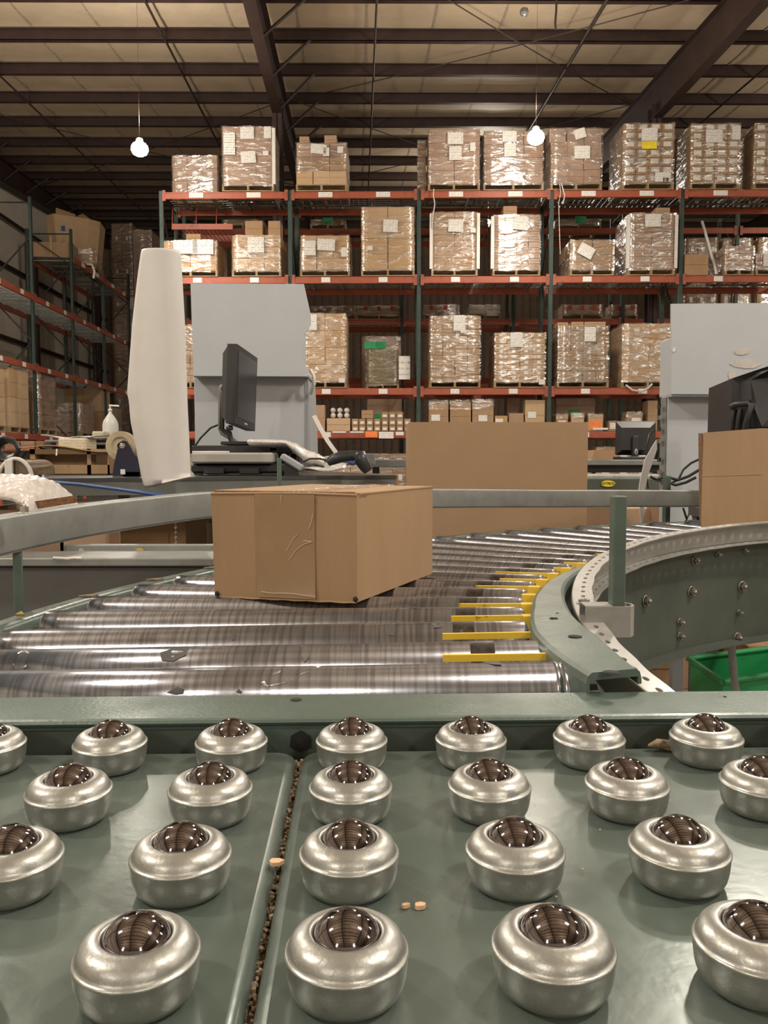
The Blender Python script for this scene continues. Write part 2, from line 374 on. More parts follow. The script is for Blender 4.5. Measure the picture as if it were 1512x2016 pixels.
# ceiling: insulation blanket sagging between purlins
PY = [14.29+1.5*k for k in range(-17, 13)]
mb = MB(); ys = []
for a in PY: ys += [a+1.5*t for t in (0, .1, .3, .5, .7, .9)]
xs = [XL+(XR-XL)*i/52 for i in range(53)]
def roofpt(x, y, rel):
    q = bl(x, y, 0); return Vector((q.x, q.y, CAMZ+6.94+.049*y+rel))
vs = []
for j, y in enumerate(ys):
    fr = ((y-PY[0]) % 1.5)/1.5
    for i, x in enumerate(xs):
        sx = ((x+50) % 1.22)/1.22
        vs.append(roofpt(x, y, .13-.05*math.sin(math.pi*fr)*(.6+.4*abs(math.sin(math.pi*sx)))))
n = len(xs); mb.add(vs, [(j*n+i, (j+1)*n+i, (j+1)*n+i+1, j*n+i+1) for j in range(len(ys)-1) for i in range(n-1)], 0, True)
ceil = S('ceiling', mb, M_['insul'])
mb = MB(); mb.box(XL, XR, -.035, .035, -.1, .1); mb.box(XL, XR, -.035, .07, -.1, -.085); mb.box(XL, XR, -.07, .035, .085, .1)
pm = None
for y in PY:
    q = bl(0, y, 0)
    if pm is None: pm = mb.mesh('purlin', M_['steel_red'])
    o = obj('purlin', pm, None, ceil, loc=(0, 0, 0)); 
    Mi = wloc(ceil).inverted(); o.location = Mi @ Vector((q.x, q.y, CAMZ+6.94+.049*y)); o.rotation_euler = (0, 0, .006)
x = XL+.3
while x < 12:   # blanket seams
    mb = MB(); 
    for y0 in PY[12:]:
        P = [roofpt(x+sx*.02, y0+1.5*t, .115-.05*math.sin(math.pi*t)*.6) for t in (0, .25, .5, .75, 1) for sx in (-1, 1)]
        mb.add(P, [(2*i, 2*i+1, 2*i+3, 2*i+2) for i in range(4)])
    S('insulation_seam', mb, M_['seam'], ceil); x += 1.22
def rafter(X, taper=True):
    # I-section, deeper towards the column
    Yc = 17.4
    def dep(y): return max(.45, .8-abs(y-Yc)*.03)
    mb = MB(); st = [YB0+k*1.5 for k in range(31)]
    for sgn in (0,):
        rings = []
        for y in st:
            top = -.1; bot = -.1-dep(y); r = []
            for dx, dz in ((-.1, top), (.1, top), (.1, top-.015), (.008, top-.015), (.008, bot+.015), (.1, bot+.015), (.1, bot), (-.1, bot), (-.1, bot+.015), (-.008, bot+.015), (-.008, top-.015), (-.1, top-.015)):
                r.append(roofpt(X+dx, y, dz))
            rings.append(r)
        mb.sweep(rings, 0, False)
    o = S('rafter', mb, M_['steel_red'], ceil)
    for y in PY:
        if y < 10: continue
        m2 = MB(); m2.tube([roofpt(X+.05, y-.05, -.1-dep(y)+.1), roofpt(X+.75, y+.0, -.08)], .03, 4)
        b = obj('flange_brace', m2, M_['steel_red'], o)
    return o
for X in (-9.6, -1.62, 6.12, 13.9): rafter(X)
for X in (-1.62, 6.12, 13.9):
    q = bl(X, 17.4, 0); mb = MB(); top = CAMZ+6.94+.85-.6
    mb.box(q.x-.1, q.x+.1, q.y-.15, q.y-.135, 0, top); mb.box(q.x-.1, q.x+.1, q.y+.135, q.y+.15, 0, top); mb.box(q.x-.008, q.x+.008, q.y-.15, q.y+.15, 0, top)
    S('column', mb, M_['steel_red'], ceil)
for X in (-7.2, -3.5, .32, 4.1, 8.0):
    mb = MB(); mb.tube([roofpt(X, 8, -.14), roofpt(X, 31, -.14)], .022 if X != 4.1 else .03, 6); S('conduit', mb, M_['rod'], ceil)
for (a, b) in (((-3.4, 0), (0, 0)),):
    pass
for (x0, y0, x1, y1) in ((1.0, 13.6, 6.0, 18.6), (6.0, 13.6, -1.4, 18.6), (-1.4, 18.6, 6.0, 25.5), (-1.5, 25.5, 6.0, 18.6), (-9.3, 18.6, -1.6, 25.5), (-9.3, 25.5, -1.6, 18.6)):
    mb = MB(); mb.tube([roofpt(lerp(x0, x1, t), lerp(y0, y1, t), -.13-.05*math.sin(math.pi*t)) for t in (0, .25, .5, .75, 1)], .011, 5); S('brace_rod', mb, M_['rod'], ceil)
mb = MB(); mb.tube([A(1096, -10, 14), A(1095, 22, 14), A(1093, 45, 14), A(1094, 58, 14.02)], .018, 6); S('hanging_wire', mb, M_['rod'], ceil)
mb = MB(); mb.lathe([(0, -.07), (.06, -.05), (.075, 0), (.06, .05), (0, .07)], 12, Matrix.Translation(A(1032, 24, 14.1))); S('junction_box', mb, M_['galv_grey'], ceil)
# walls
def wall(name, p0, p1, m, ribs=True, zt=9.9):
    d = (p1-p0); L_ = d.length; d.normalize(); nrm = Vector((-d.y, d.x, 0)); k = int(L_/.3) if ribs else 1
    mb = MB(); pts = []
    for i in range(k):
        for t, off in ((0, 0), (.72, 0), (.8, .04), (.92, .04)):
            pts.append(p0+d*(L_*(i+t)/k)+nrm*off)
    pts.append(p1); vs = []
    for q in pts: vs += [Vector((q.x, q.y, 0)), Vector((q.x, q.y, zt))]
    mb.add(vs, [(2*i, 2*i+2, 2*i+3, 2*i+1) for i in range(len(pts)-1)])
    return S(name, mb, m)
wl = wall('wall_left', bl(XL, YB1, 0), bl(XL, YB0, 0), M_['wall'], False)
for z in (2.3, 4.3, 6.3, 7.6):
    mb = MB(); a = bl(XL+.1, YB0, 0); b = bl(XL+.1, YB1, 0); a.z = b.z = z; mb.tube([a, b], .07, 4); S('girt', mb, M_['steel_red'], wl)
for y in (4, 17.4, 25, 31):
    q = bl(XL+.35, y, 0); mb = MB(); mb.box(q.x-.15, q.x+.15, q.y-.1, q.y+.1, 0, 7.2); S('wall_column', mb, M_['steel_red'], wl)
wall('wall_back', bl(XR, YB1, 0), bl(XL, YB1, 0), M_['wall_d'])
wall('wall_right', bl(XR, YB0, 0), bl(XR, YB1, 0), M_['wall'], False)
wall('wall_front', bl(XL, YB0, 0), bl(XR, YB0, 0), M_['wall'], False)
# ------------------------------------------------------------------ pallet racks
RY = -.0136; RO = Vector((0, 16.07, 0)); RD = 1.07
def rk(u, v, z):
    c, s = math.cos(RY), math.sin(RY); return Vector((RO.x+u*c-v*s, RO.y+u*s+v*c, z))
def zpx(py, Y=16.07): return A(756, py, Y).z
UP = [A(px, 380, 16.07).x for px in (315, 570, 825, 1086, 1341)]; UP.append(UP[-1]+2.53)
ZB = [zpx(384), zpx(551.5), zpx(771), zpx(856)]           # beam centres, top to bottom
BH = .13
def make_rack(label, root, yaw, ups, depth, ztop, levels, beam_m=None, decks=True, labels=True, offx=0, zs=None, deck_lv=None, only_lab=None):
    """uprights (with struts), beams (with location labels), wire decks"""
    t = thing('pallet_rack', label, 'rack', root, yaw)
    base = wloc(t)
    def w(x, y, z): return base @ Vector((x, y, z))
    for i, u in enumerate(ups):
        zt = zs[i] if zs else ztop
        for v in (0, depth):
            mb = MB(); mb.bbox(u-.04, u+.04, v-.02 if v else v, v+.06 if not v else v+.05, 0, zt, .006, M=base)
            o = obj('upright', mb, M_['green'], t)
            if v == 0:
                mb = MB(); mb.box(u-.07, u+.07, v-.03, v+.1, 0, .01, M=base); obj('foot_plate', mb, M_['green'], o)
                z = .2; k = 0
                while z < zt-.5:
                    mb = MB(); z2 = min(z+1.1, zt-.15); a, b = ((.06, depth) if k % 2 else (depth, .06))
                    mb.tube([w(u, a, z), w(u, b, z2)], .018, 4); obj('diagonal_brace', mb, M_['dark'], o)
                    z = z2; k += 1
                mb = MB(); mb.tube([w(u, .06, zt-.12), w(u, depth, zt-.12)], .018, 4); obj('strut', mb, M_['dark'], o)
    for li, z in enumerate(levels):
        for i in range(len(ups)-1):
            a, b = ups[i]+.04, ups[i+1]-.04
            if deck_lv and not deck_lv(li, i): continue
            for v in (-.025, depth+.005):
                mb = MB(); mb.bbox(a, b, v, v+.045, z-BH/2, z+BH/2-.02, .008, M=base); mb.box(a, b, v+.012, v+.045, z+BH/2-.02, z+BH/2, M=base)
                for e in (a, b): mb.box(e-.006-(.05 if e == b else -.0), e+.006+(.05 if e == a else 0), v-.006, v+.002, z-.1, z+.1, M=base)
                o = obj('beam', mb, M_['orange'], t)
                if labels and v < 0:
                    for x in ((a*.73+b*.27), (a*.27+b*.73)):
                        hw = .135 if li == 0 else .085
                        mb = MB(); mb.box(x-hw, x+hw, v-.01, v-.007, z-.045, z+.05, M=base); obj('location_label', mb, M_['sticker'], o)
            if decks:
                mb = MB(); n = int((b-a)/.1)
                for k in range(n+1): x = a+(b-a)*k/n; mb.box(x-.003, x+.003, 0, depth, z+BH/2-.004, z+BH/2+.004, M=base)
                for k in range(9): y = depth*k/8; mb.box(a, b, y-.003, y+.003, z+BH/2-.008, z+BH/2, M=base)
                for k in range(4): x = a+(b-a)*(k+.5)/4; mb.box(x-.02, x+.02, .02, depth, z+.02, z+BH/2-.01, M=base)
                obj('wire_deck', mb, M_['wire'], t, kind='stuff')
    return t
rack_main = make_rack('long orange-beamed pallet rack with green posts facing the camera', RO, RY, UP, RD, ZB[0]+.1, ZB)
RO2 = rk(0, 2.9, 0)
make_rack('second pallet rack standing behind the long front rack', RO2, RY, [u-.3 for u in UP[:]]+[UP[-1]+2.2], RD, 6.6, [6.03, 4.03, 2.72], labels=False, decks=False)

# ---- loads
CM = {}
def carton_mesh(w, d, h, m, key, tape=True):
    k = (round(w, 3), round(d, 3), round(h, 3), key)
    if k not in CM:
        mb = MB(); e = .004
        mb.bbox(-w/2+e, w/2-e, e, d-e, 0, h-e*1.2, .004)
        if tape:
            mb.box(-w/2+.02, w/2-.02, 0.002, .006, h*.5-.004, h*.5, 1)
        CM[k] = mb.mesh('carton', [M_[m], M_['corr']])
    return CM[k]
SM = {}
def flat_mesh(w, h, m, name='label'):
    k = (round(w, 3), round(h, 3), m)
    if k not in SM:
        mb = MB(); mb.box(-w/2, w/2, -.004, 0, -h/2, h/2); SM[k] = mb.mesh(name, M_[m])
    return SM[k]
PMESH = {}
def pallet(parent, w, d, H=.125):
    k = (round(w, 2), round(d, 2))
    if k not in PMESH:
        mb = MB()
        for i in range(6): y = (d-.1)*i/5; mb.box(-w/2, w/2, y, y+.1, H-.02, H)
        for i in range(3): y = (d-.1)*i/2; mb.box(-w/2, w/2, y, y+.1, 0, .018)
        m2 = MB(); m2.box(-.02, .02, .002, d-.002, .018, H-.02)
        PMESH[k] = (mb.mesh('pallet', M_['pallet']), m2.mesh('stringer', M_['pallet']))
    a, b = PMESH[k]; o = obj('pallet', a, None, parent, loc=(0, 0, 0))
    for x in (-w/2+.02, 0, w/2-.02): obj('stringer', b, None, o, loc=(x, 0, 0))
    return o
def wrapmesh(w, d, z0, z1, seed, mk, bulge=.012, lean=0):
    r = random.Random(seed); mb = MB(); n = 7; m = 8; per = [(-w/2, 0), (w/2, 0), (w/2, d), (-w/2, d)]
    ring = []
    for s in range(4):
        a, b = per[s], per[(s+1) % 4]
        for k in range(n): t = k/n; ring.append((a[0]+(b[0]-a[0])*t, a[1]+(b[1]-a[1])*t))
    rows = []
    for j in range(m+1):
        t = j/m; z = z0+(z1-z0)*t
        rows.append([Vector((x*(1+.012)+r.uniform(-1, 1)*bulge*.5+math.copysign(.006, x), y+(.012 if y > d/2 else -.012)+r.uniform(-1, 1)*bulge*.45, z+r.uniform(-.01, .01))) for x, y in ring])
    mb.sweep(rows, 0, True, caps=False)
    top = [v+Vector((0, 0, .002)) for v in rows[-1]]; c = Vector((0, d/2, z1+.012)); mb.add(top+[c], [(i, (i+1) % len(top), len(top)) for i in range(len(top))], 0, True)
    return mb
LC = [0]
def load(label, x0, x1, ytop, zbase, cols, rows, m='card', st=None, pap=(), wrap='film', posts=0, tops=(), Yf=None, d=1.0, pal=True, bare=0, group=None, rz=0, cat='wrapped pallet', back=1, lean=0, jit=.006, extra=None, colors=None, cdepth=None, fr=None, nm='pallet_load'):
    """x0,x1,ytop: extent of the stack seen in the photograph; zbase: what it stands on"""
    LC[0] += 1; seed = LC[0]; r = random.Random(seed)
    Y = Yf or (rk(0, -.03, 0).y - .0136*A((x0+x1)/2, 500, 16).x)
    a = A(x0, 600, Y); b = A(x1, 600, Y); w = b.x-a.x; zt = A(0, ytop, Y).z
    fx = (a.x+b.x)/2
    t = thing(nm, label, cat, (fx, Y, zbase), RY+rz, group)
    H = .125 if pal else 0
    if pal: pallet(t, w*1.02, d, H)
    hh = (zt-zbase-H)/rows; cw = w/cols; dd = d if cdepth else d/2
    for k in range(rows):
        sh = (cw*.5 if (k % 2 and bare == 2) else 0)
        for layer in range(1+(1 if back else 0)):
            for i in range(cols):
                mm = (colors[k] if colors else m)
                me = carton_mesh(cw, dd, hh, mm, mm)
                o = obj('carton', me, None, t, loc=(-w/2+cw*(i+.5)+r.uniform(-1, 1)*jit+lean*k, layer*dd+r.uniform(0, 1)*jit, H+k*hh), rot=(0, 0, r.uniform(-1, 1)*jit))
                if st and layer == 0:
                    sw, sh_ = st; obj('sticker', flat_mesh(cw*sw, hh*sh_, 'sticker'), None, o, loc=(r.uniform(-.02, .02)*cw, 0, hh*.55))
    for (fx0, fx1, hpx) in tops:
        tw = (fx1-fx0)*w; ht = hpx*Y/FPX
        obj('carton', carton_mesh(tw, .4, ht, 'card', 'card'), None, t, loc=(-w/2+w*(fx0+fx1)/2, .1, zt-zbase+.004))
    if posts:
        for x in ((-w/2-.014, w/2+.014) if posts == 2 else ((-w/2-.014,) if posts == 1 else (w/2+.014,))):
            mb = MB(); mb.box(-.03, .03, -.026, -.02, 0, (zt-zbase-H)*.97); mb.box(-.03 if x < 0 else .024, -.024 if x < 0 else .03, -.02, .05, 0, (zt-zbase-H)*.97)
            obj('corner_board', mb, M_['white'], t, world=False, loc=(x, 0, H))
    if wrap:
        z0 = H*.3+(zt-zbase-H)*(.02 if bare != 1 else .35)
        obj('stretch_wrap', wrapmesh(w, d, z0+.03, zt-zbase+.004, seed, wrap), M_[wrap], t, world=False, loc=(0, 0, 0))
    for p in pap:   # fx, fz from top (fraction), w,h in px, tilt
        px_, pz_, pw, ph = p[:4]; ti = p[4] if len(p) > 4 else 0; pm = p[5] if len(p) > 5 else 'paper'
        obj('shipping_label', flat_mesh(pw*Y/FPX, ph*Y/FPX, pm), None, t, loc=(-w/2+w*px_, -.034, (zt-zbase)*(1-pz_)), rot=(0, ti, 0))
    return t
Z1, Z2, Z3, Z4 = [z+BH/2+.006 for z in ZB]
# top shelf
load('faint brown wrapped pallet at the left end of the top shelf, below the lamp', 343, 432, 306, Z1, 3, 3, 'card_pink', (.3, .3), wrap='film_heavy', Yf=16.6, back=0, d=.5)
load('tall shiny wrapped pallet with four white sheets on the top shelf, leftmost bay', 441, 540, 249, Z1, 1, 2, 'card_pink', None, [(.5, .11, 26, 22), (.15, .27, 22, 42), (.9, .1, 14, 22), (.52, .48, 28, 22, -.05), (.86, .42, 11, 9)], 'film_heavy', posts=3, rz=.02)
load('wrapped pallet with crumpled film top and bare cartons below, top shelf beside the roof column', 585, 683, 281, Z1, 3, 3, 'card', None, [(.45, .14, 30, 18, .1), (.6, .2, 12, 16), (.88, .16, 11, 12)], 'film', bare=1, tops=((.05, .25, 16), (.55, .8, 18)), colors=['card_light', 'card', 'card_pink'])
load('dark narrow wrapped stack seen edge-on at the gap in the top shelf', 822, 838, 276, Z1, 1, 3, 'card_dark', wrap='film', Yf=16.5, back=0, d=.5)
load('brown wrapped pallet with two stacked sheets, third bay of the top shelf, left', 843, 942, 254, Z1, 2, 4, 'card_pink', None, [(.52, .16, 30, 22), (.52, .4, 24, 26), (.86, .3, 10, 16)], 'film')
load('brown wrapped pallet directly left of the upper-right lamp on the top shelf', 951, 1066, 258, Z1, 3, 4, 'card_pink', None, [(.42, .1, 27, 20), (.43, .33, 22, 24)], 'film_heavy')
load('leaning wrapped pallet with loose cartons directly right of the upper-right lamp', 1082, 1180, 252, Z1, 3, 4, 'card_pink', None, [(.55, .1, 22, 18, -.3), (.6, .4, 30, 24)], 'film_heavy', lean=-.01, jit=.02, bare=2)
load('glossy pallet of many small labelled cartons with yellow tag, top shelf', 1222, 1320, 242, Z1, 4, 7, 'card', (.62, .55), [(.5, .18, 30, 24), (.5, .34, 28, 14, 0, 'yellowlab'), (.78, .82, 30, 18), (.84, .86, 12, 8, 0, 'greenlab')], 'film_heavy')
load('pallet of small labelled cartons with one big white sheet, top shelf second from right edge', 1354, 1448, 243, Z1, 4, 7, 'card', (.62, .55), [(.45, .2, 32, 24), (.9, .15, 16, 26)], 'film')
load('pallet of small labelled cartons cut by the right edge of the photo, top shelf', 1478, 1570, 243, Z1, 4, 7, 'card', (.62, .55), [(.55, .2, 32, 24)], 'film')
# second shelf down
load('low wrapped pallet with a wide shiny label sheet beside the white foam tube', 324, 428, 474, Z2, 2, 2, 'card_light', None, [(.42, .18, 46, 26), (.75, .18, 40, 28)], 'film', tops=((.4, .68, 16),))
load('wrapped pallet topped by two separate tall cartons, second shelf', 458, 553, 463, Z2, 3, 3, 'card_light', None, [(.5, .24, 32, 30)], 'film', tops=((.25, .62, 30), (.73, .99, 30)), bare=2)
load('low wrapped pallet with two tilted sheets and one at left, second shelf', 592, 688, 463, Z2, 3, 3, 'card_light', None, [(.2, .32, 22, 28), (.53, .24, 34, 22, .06), (.9, .42, 12, 18)], 'film', bare=2)
load('tall pallet of big brown cartons with vertical tape strips, second shelf', 712, 815, 407, Z2, 2, 2, 'card_light', None, [(.55, .28, 28, 24, .05), (.16, .6, 10, 8)], 'film_light')
load('wrapped pallet with white corner boards and a centred sheet, second shelf third bay', 850, 939, 417, Z2, 2, 5, 'card', None, [(.52, .22, 29, 24, .03), (.9, .3, 11, 8)], 'film', posts=2, bare=2)
load('neat pinkish pallet with single white corner board at its left, second shelf', 970, 1062, 423, Z2, 4, 10, 'card_pink', None, [(.58, .14, 28, 26, .1)], 'film', posts=1, tops=((.22, .52, 20),))
load('short wrapped pallet with a steeply tilted sheet and trailing film, second shelf', 1122, 1207, 472, Z2, 2, 2, 'card', None, [(.35, .32, 30, 22, .5)], 'film_heavy', jit=.02)
load('tall white-topped wrapped pallet with corner boards both sides, second shelf', 1236, 1326, 420, Z2, 2, 9, 'card_pink', None, [(.5, .12, 30, 24)], 'film_heavy', posts=2, tops=((.1, .38, 5), (.6, .92, 14)))
load('plain unwrapped brown carton alone beside a rack post, second shelf', 1347, 1393, 500, Z2, 1, 1, 'card', wrap=None, pal=False, d=.6, back=0, cdepth=1, cat='carton', nm='brown_carton')
load('grey wrapped pallet with small square labels, second shelf near right edge', 1426, 1482, 484, Z2, 2, 3, 'card_pink', (.25, .3), (), 'film', d=1.0)
load('low pinkish wrapped pallet cut by the right edge, second shelf', 1487, 1560, 500, Z2, 2, 2, 'card_pink', None, [(.3, .3, 20, 24)], 'film')
# third shelf down
load('wrapped pallet of six large cartons right of the grey cabinet', 598, 681, 617, Z3, 2, 4, 'card_light', (.14, .12), [(.22, .12, 15, 30), (.9, .9, 12, 9)], 'film')
load('wrapped pallet peeking between the white foam tube and the grey cabinet', 345, 400, 640, Z3, 2, 9, 'card', (.5, .4), (), 'film')
load('tall wrapped pallet of thin brown cartons, third shelf third bay', 847, 946, 622, Z3, 4, 10, 'card', None, [(.58, .1, 23, 30), (.66, .22, 12, 5)], 'film', bare=2)
load('pallet of shallow cartons with rows of white labels, third shelf', 975, 1075, 655, Z3, 4, 9, 'card_light', (.28, .5), [(.42, .13, 24, 28), (.93, .9, 12, 10)], 'film')
load('tall wrapped pallet with dotted white stickers and loose cartons on top, third shelf', 1100, 1200, 641, Z3, 4, 11, 'card', (.16, .35), [(.62, .14, 22, 28)], 'film_heavy', tops=((0, .22, 8), (.28, .52, 9), (.54, .96, 9)))
load('wrapped pallet of wide cartons beside the right grey cabinet, third shelf', 1228, 1330, 637, Z3, 2, 4, 'card_light', (.2, .2), (), 'film_heavy', lean=.004)
def carton1(label, x0, x1, yt, zb, m='card', Yf=16.1, d=.4, stick=None, group=None, tp=None, rz=0, cat='carton'):
    a = A(x0, 600, Yf); b = A(x1, 600, Yf); zt = A(0, yt, Yf).z; w = b.x-a.x; h = zt-zb
    t = thing('carton', label, cat, ((a.x+b.x)/2, Yf, zb), RY+rz, group)
    obj('box', carton_mesh(w, d, h, m, m), None, t, loc=(0, 0, 0))
    if stick:
        for (fx, fz, sw, sh, sm) in stick: obj('label', flat_mesh(sw*Yf/FPX, sh*Yf/FPX, sm), None, t, loc=(-w/2+w*fx, 0, h*fz))
    if tp: obj('film_cover', wrapmesh(w, d, h*.7, h*1.04, LC[0], tp), M_[tp], t, world=False, loc=(0, 0, 0))
    return t
# bottom visible shelf: small goods
carton1('brown carton at the left end of the picking shelf, behind the grey cabinet', 617, 639, 797, Z4)
carton1('open tray carton holding rows of clear film rolls, picking shelf', 642, 689, 823, Z4+.0, 'card_light', d=.5)
for k in range(3):
    for j in range(2):
        a = A(646+k*14, 0, 16.2); t = thing('film_roll', '%s clear film roll in the %s row on the open tray carton' % (('left', 'middle', 'right')[k], ('lower', 'upper')[j]), 'film roll', (a.x+.06, 16.25, A(0, 823, 16.1).z+.055+.1*j), 0, 'film rolls on the tray carton')
        mb = MB(); mb.lathe([(.0, -.05), (.05, -.05), (.052, .0), (.05, .35), (0, .35)], 12, Matrix.Rotation(-math.pi/2, 4, 'X')); obj('roll', mb, M_['plasticbag'], t, world=False)
Zs = Z4
n = 0
for i, x in enumerate((692, 706, 721, 736, 751, 766, 781, 796)):
    for j in range(3 if i > 3 else 2):
        if i == 7 and j == 2: continue
        y1 = 851-13.5*(j+1)
        carton1('small white-labelled brown carton, %s column from the film-roll tray, %s row' % (('first', 'second', 'third', 'fourth', 'fifth', 'sixth', 'seventh', 'last')[i], ('bottom', 'second', 'top')[j]), x, x+13.5, y1, A(0, 851-13.5*j, 16.1).z+(0 if j else Z4-A(0, 851, 16.1).z), 'card', stick=[(.5, .4, 8, 5, 'sticker')], group='small labelled cartons on the picking shelf', d=.3)
carton1('plain brown carton standing on the small labelled ones, picking shelf', 711, 735, 807, A(0, 824, 16.1).z+.003, 'card')
for k, (x0, x1, yt, m, stk) in enumerate(((845, 884, 790, 'card', [(.35, .45, 17, 12, 'sticker'), (.75, .12, 20, 8, 'orangelab')]), (887, 929, 790, 'card', [(.4, .15, 22, 9, 'orangelab')]), (931, 974, 788, 'card', [(.5, .42, 17, 12, 'sticker')]), (976, 1002, 818, 'card_light', [(.35, .6, 15, 12, 'sticker')]), (1004, 1034, 813, 'card', None), (1036, 1076, 787, 'card_light', [(.35, .52, 16, 12, 'sticker'), (.65, .2, 22, 8, 'orangelab')]))):
    carton1(['tall carton with white and orange labels, first left over the big brown panel', 'tall carton with only an orange label over the big brown panel', 'tall carton with a single white label mid panel top', 'low carton with a white label behind the brown panel', 'low unlabelled carton behind the brown panel', 'tall carton with white label above orange one beside the rack post'][k], x0, x1, yt, Z4, m, stick=stk, tp='film_light' if k < 3 else None)
for k, (x0, x1, yt, stk) in enumerate(((1098, 1122, 816, [(.5, .5, 15, 9, 'sticker')]), (1128, 1154, 814, [(.5, .4, 16, 7, 'sticker'), (.5, .9, 16, 8, 'sticker')]), (1162, 1192, 815, [(.5, .35, 24, 17, 'orangelab')]))):
    carton1(['small carton with one white label right of the rack post', 'small carton with two white labels right of the rack post', 'small carton with a bright orange label on the picking shelf'][k], x0, x1, yt, Z4, 'card_light', stick=stk, tp='film')
carton1('carton under crumpled clear film above the far monitor', 1238, 1270, 812, Z4, 'card', stick=[(.6, .6, 18, 9, 'sticker')], tp='film_heavy')
carton1('narrow upright carton beside the right grey cabinet, picking shelf', 1280, 1300, 788, Z4, 'card')
carton1('small white-labelled carton left of the far monitor on the picking shelf', 1203, 1222, 828, Z4, 'card', stick=[(.5, .5, 14, 12, 'sticker')])
# price and location cards on the picking beam
for (x0, x1, y0, y1, m, lab) in ((719, 743, 849, 861, 'orangelab', 'orange card hanging on the picking shelf beam'), (746, 775, 850, 863, 'sticker', 'white card hanging beside the orange one on the beam'), (779, 795, 850, 857, 'sticker', 'small white card hanging at the right of the picking beam'), (1168, 1198, 842, 846, 'sticker', 'long white strip label on the beam near the far monitor'), (689, 716, 849, 852, 'sticker', 'thin white strip label on the picking beam'), (654, 681, 849, 852, 'sticker', 'thin white strip label under the film roll tray')):
    a = A(x0, y1, 15.98); b = A(x1, y0, 15.98); mb = MB(); mb.box(a.x, b.x, 16.02-.012*1, 16.02, a.z, b.z); o = obj('shelf_card', mb, M_[m]); tag(o, lab, 'card')
# floor level of the main rack
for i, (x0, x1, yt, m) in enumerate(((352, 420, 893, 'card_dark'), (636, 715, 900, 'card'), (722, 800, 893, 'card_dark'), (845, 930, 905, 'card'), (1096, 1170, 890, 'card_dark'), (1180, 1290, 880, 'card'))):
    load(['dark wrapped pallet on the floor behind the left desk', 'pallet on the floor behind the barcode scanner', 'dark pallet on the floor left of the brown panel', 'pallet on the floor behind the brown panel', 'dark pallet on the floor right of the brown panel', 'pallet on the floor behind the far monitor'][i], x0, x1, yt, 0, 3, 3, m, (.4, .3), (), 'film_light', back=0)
# back rack stock
Yb = 19.1
def bload(label, x0, x1, yt, lv, c, r_, m, st=None, wr='film_light', pap=()):
    if lv == 1 and yt > 590: r_ = 1
    zb = [6.03, 4.03, 2.72][lv]+BH/2+.006
    return load(label, x0, x1, yt, zb, c, r_, m, st, pap, wr, Yf=19.0, back=0, d=.9)
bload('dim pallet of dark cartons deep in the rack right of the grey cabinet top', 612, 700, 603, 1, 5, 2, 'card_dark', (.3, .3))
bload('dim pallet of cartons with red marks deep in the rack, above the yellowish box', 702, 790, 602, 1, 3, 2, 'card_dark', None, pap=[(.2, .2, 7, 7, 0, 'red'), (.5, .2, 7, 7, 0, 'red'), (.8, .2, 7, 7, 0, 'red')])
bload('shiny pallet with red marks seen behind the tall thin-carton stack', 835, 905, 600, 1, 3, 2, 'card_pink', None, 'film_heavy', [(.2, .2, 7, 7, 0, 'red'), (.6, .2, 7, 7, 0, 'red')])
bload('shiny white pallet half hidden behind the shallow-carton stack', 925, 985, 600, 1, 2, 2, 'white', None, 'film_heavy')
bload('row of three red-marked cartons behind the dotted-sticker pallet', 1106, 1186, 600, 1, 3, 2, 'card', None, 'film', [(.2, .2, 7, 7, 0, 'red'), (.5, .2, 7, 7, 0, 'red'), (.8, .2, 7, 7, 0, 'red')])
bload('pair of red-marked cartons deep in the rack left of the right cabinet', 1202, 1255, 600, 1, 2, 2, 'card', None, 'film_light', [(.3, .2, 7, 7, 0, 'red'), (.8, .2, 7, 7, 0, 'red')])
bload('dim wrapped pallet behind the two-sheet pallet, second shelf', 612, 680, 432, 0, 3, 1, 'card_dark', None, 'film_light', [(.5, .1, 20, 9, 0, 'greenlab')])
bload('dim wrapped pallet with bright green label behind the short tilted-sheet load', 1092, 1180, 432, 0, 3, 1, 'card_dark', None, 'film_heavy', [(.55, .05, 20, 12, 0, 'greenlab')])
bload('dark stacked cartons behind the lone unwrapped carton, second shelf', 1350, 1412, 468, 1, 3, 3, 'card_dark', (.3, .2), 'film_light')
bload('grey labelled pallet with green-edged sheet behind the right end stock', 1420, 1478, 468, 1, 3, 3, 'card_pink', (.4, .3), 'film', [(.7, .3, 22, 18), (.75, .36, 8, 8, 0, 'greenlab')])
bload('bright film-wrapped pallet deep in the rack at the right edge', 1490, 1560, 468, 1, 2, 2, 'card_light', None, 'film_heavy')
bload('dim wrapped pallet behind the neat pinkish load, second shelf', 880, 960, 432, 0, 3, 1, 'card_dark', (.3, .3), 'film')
bload('dim wrapped stack behind the two tall cartons, second shelf', 440, 520, 432, 0, 3, 1, 'card_dark', None)
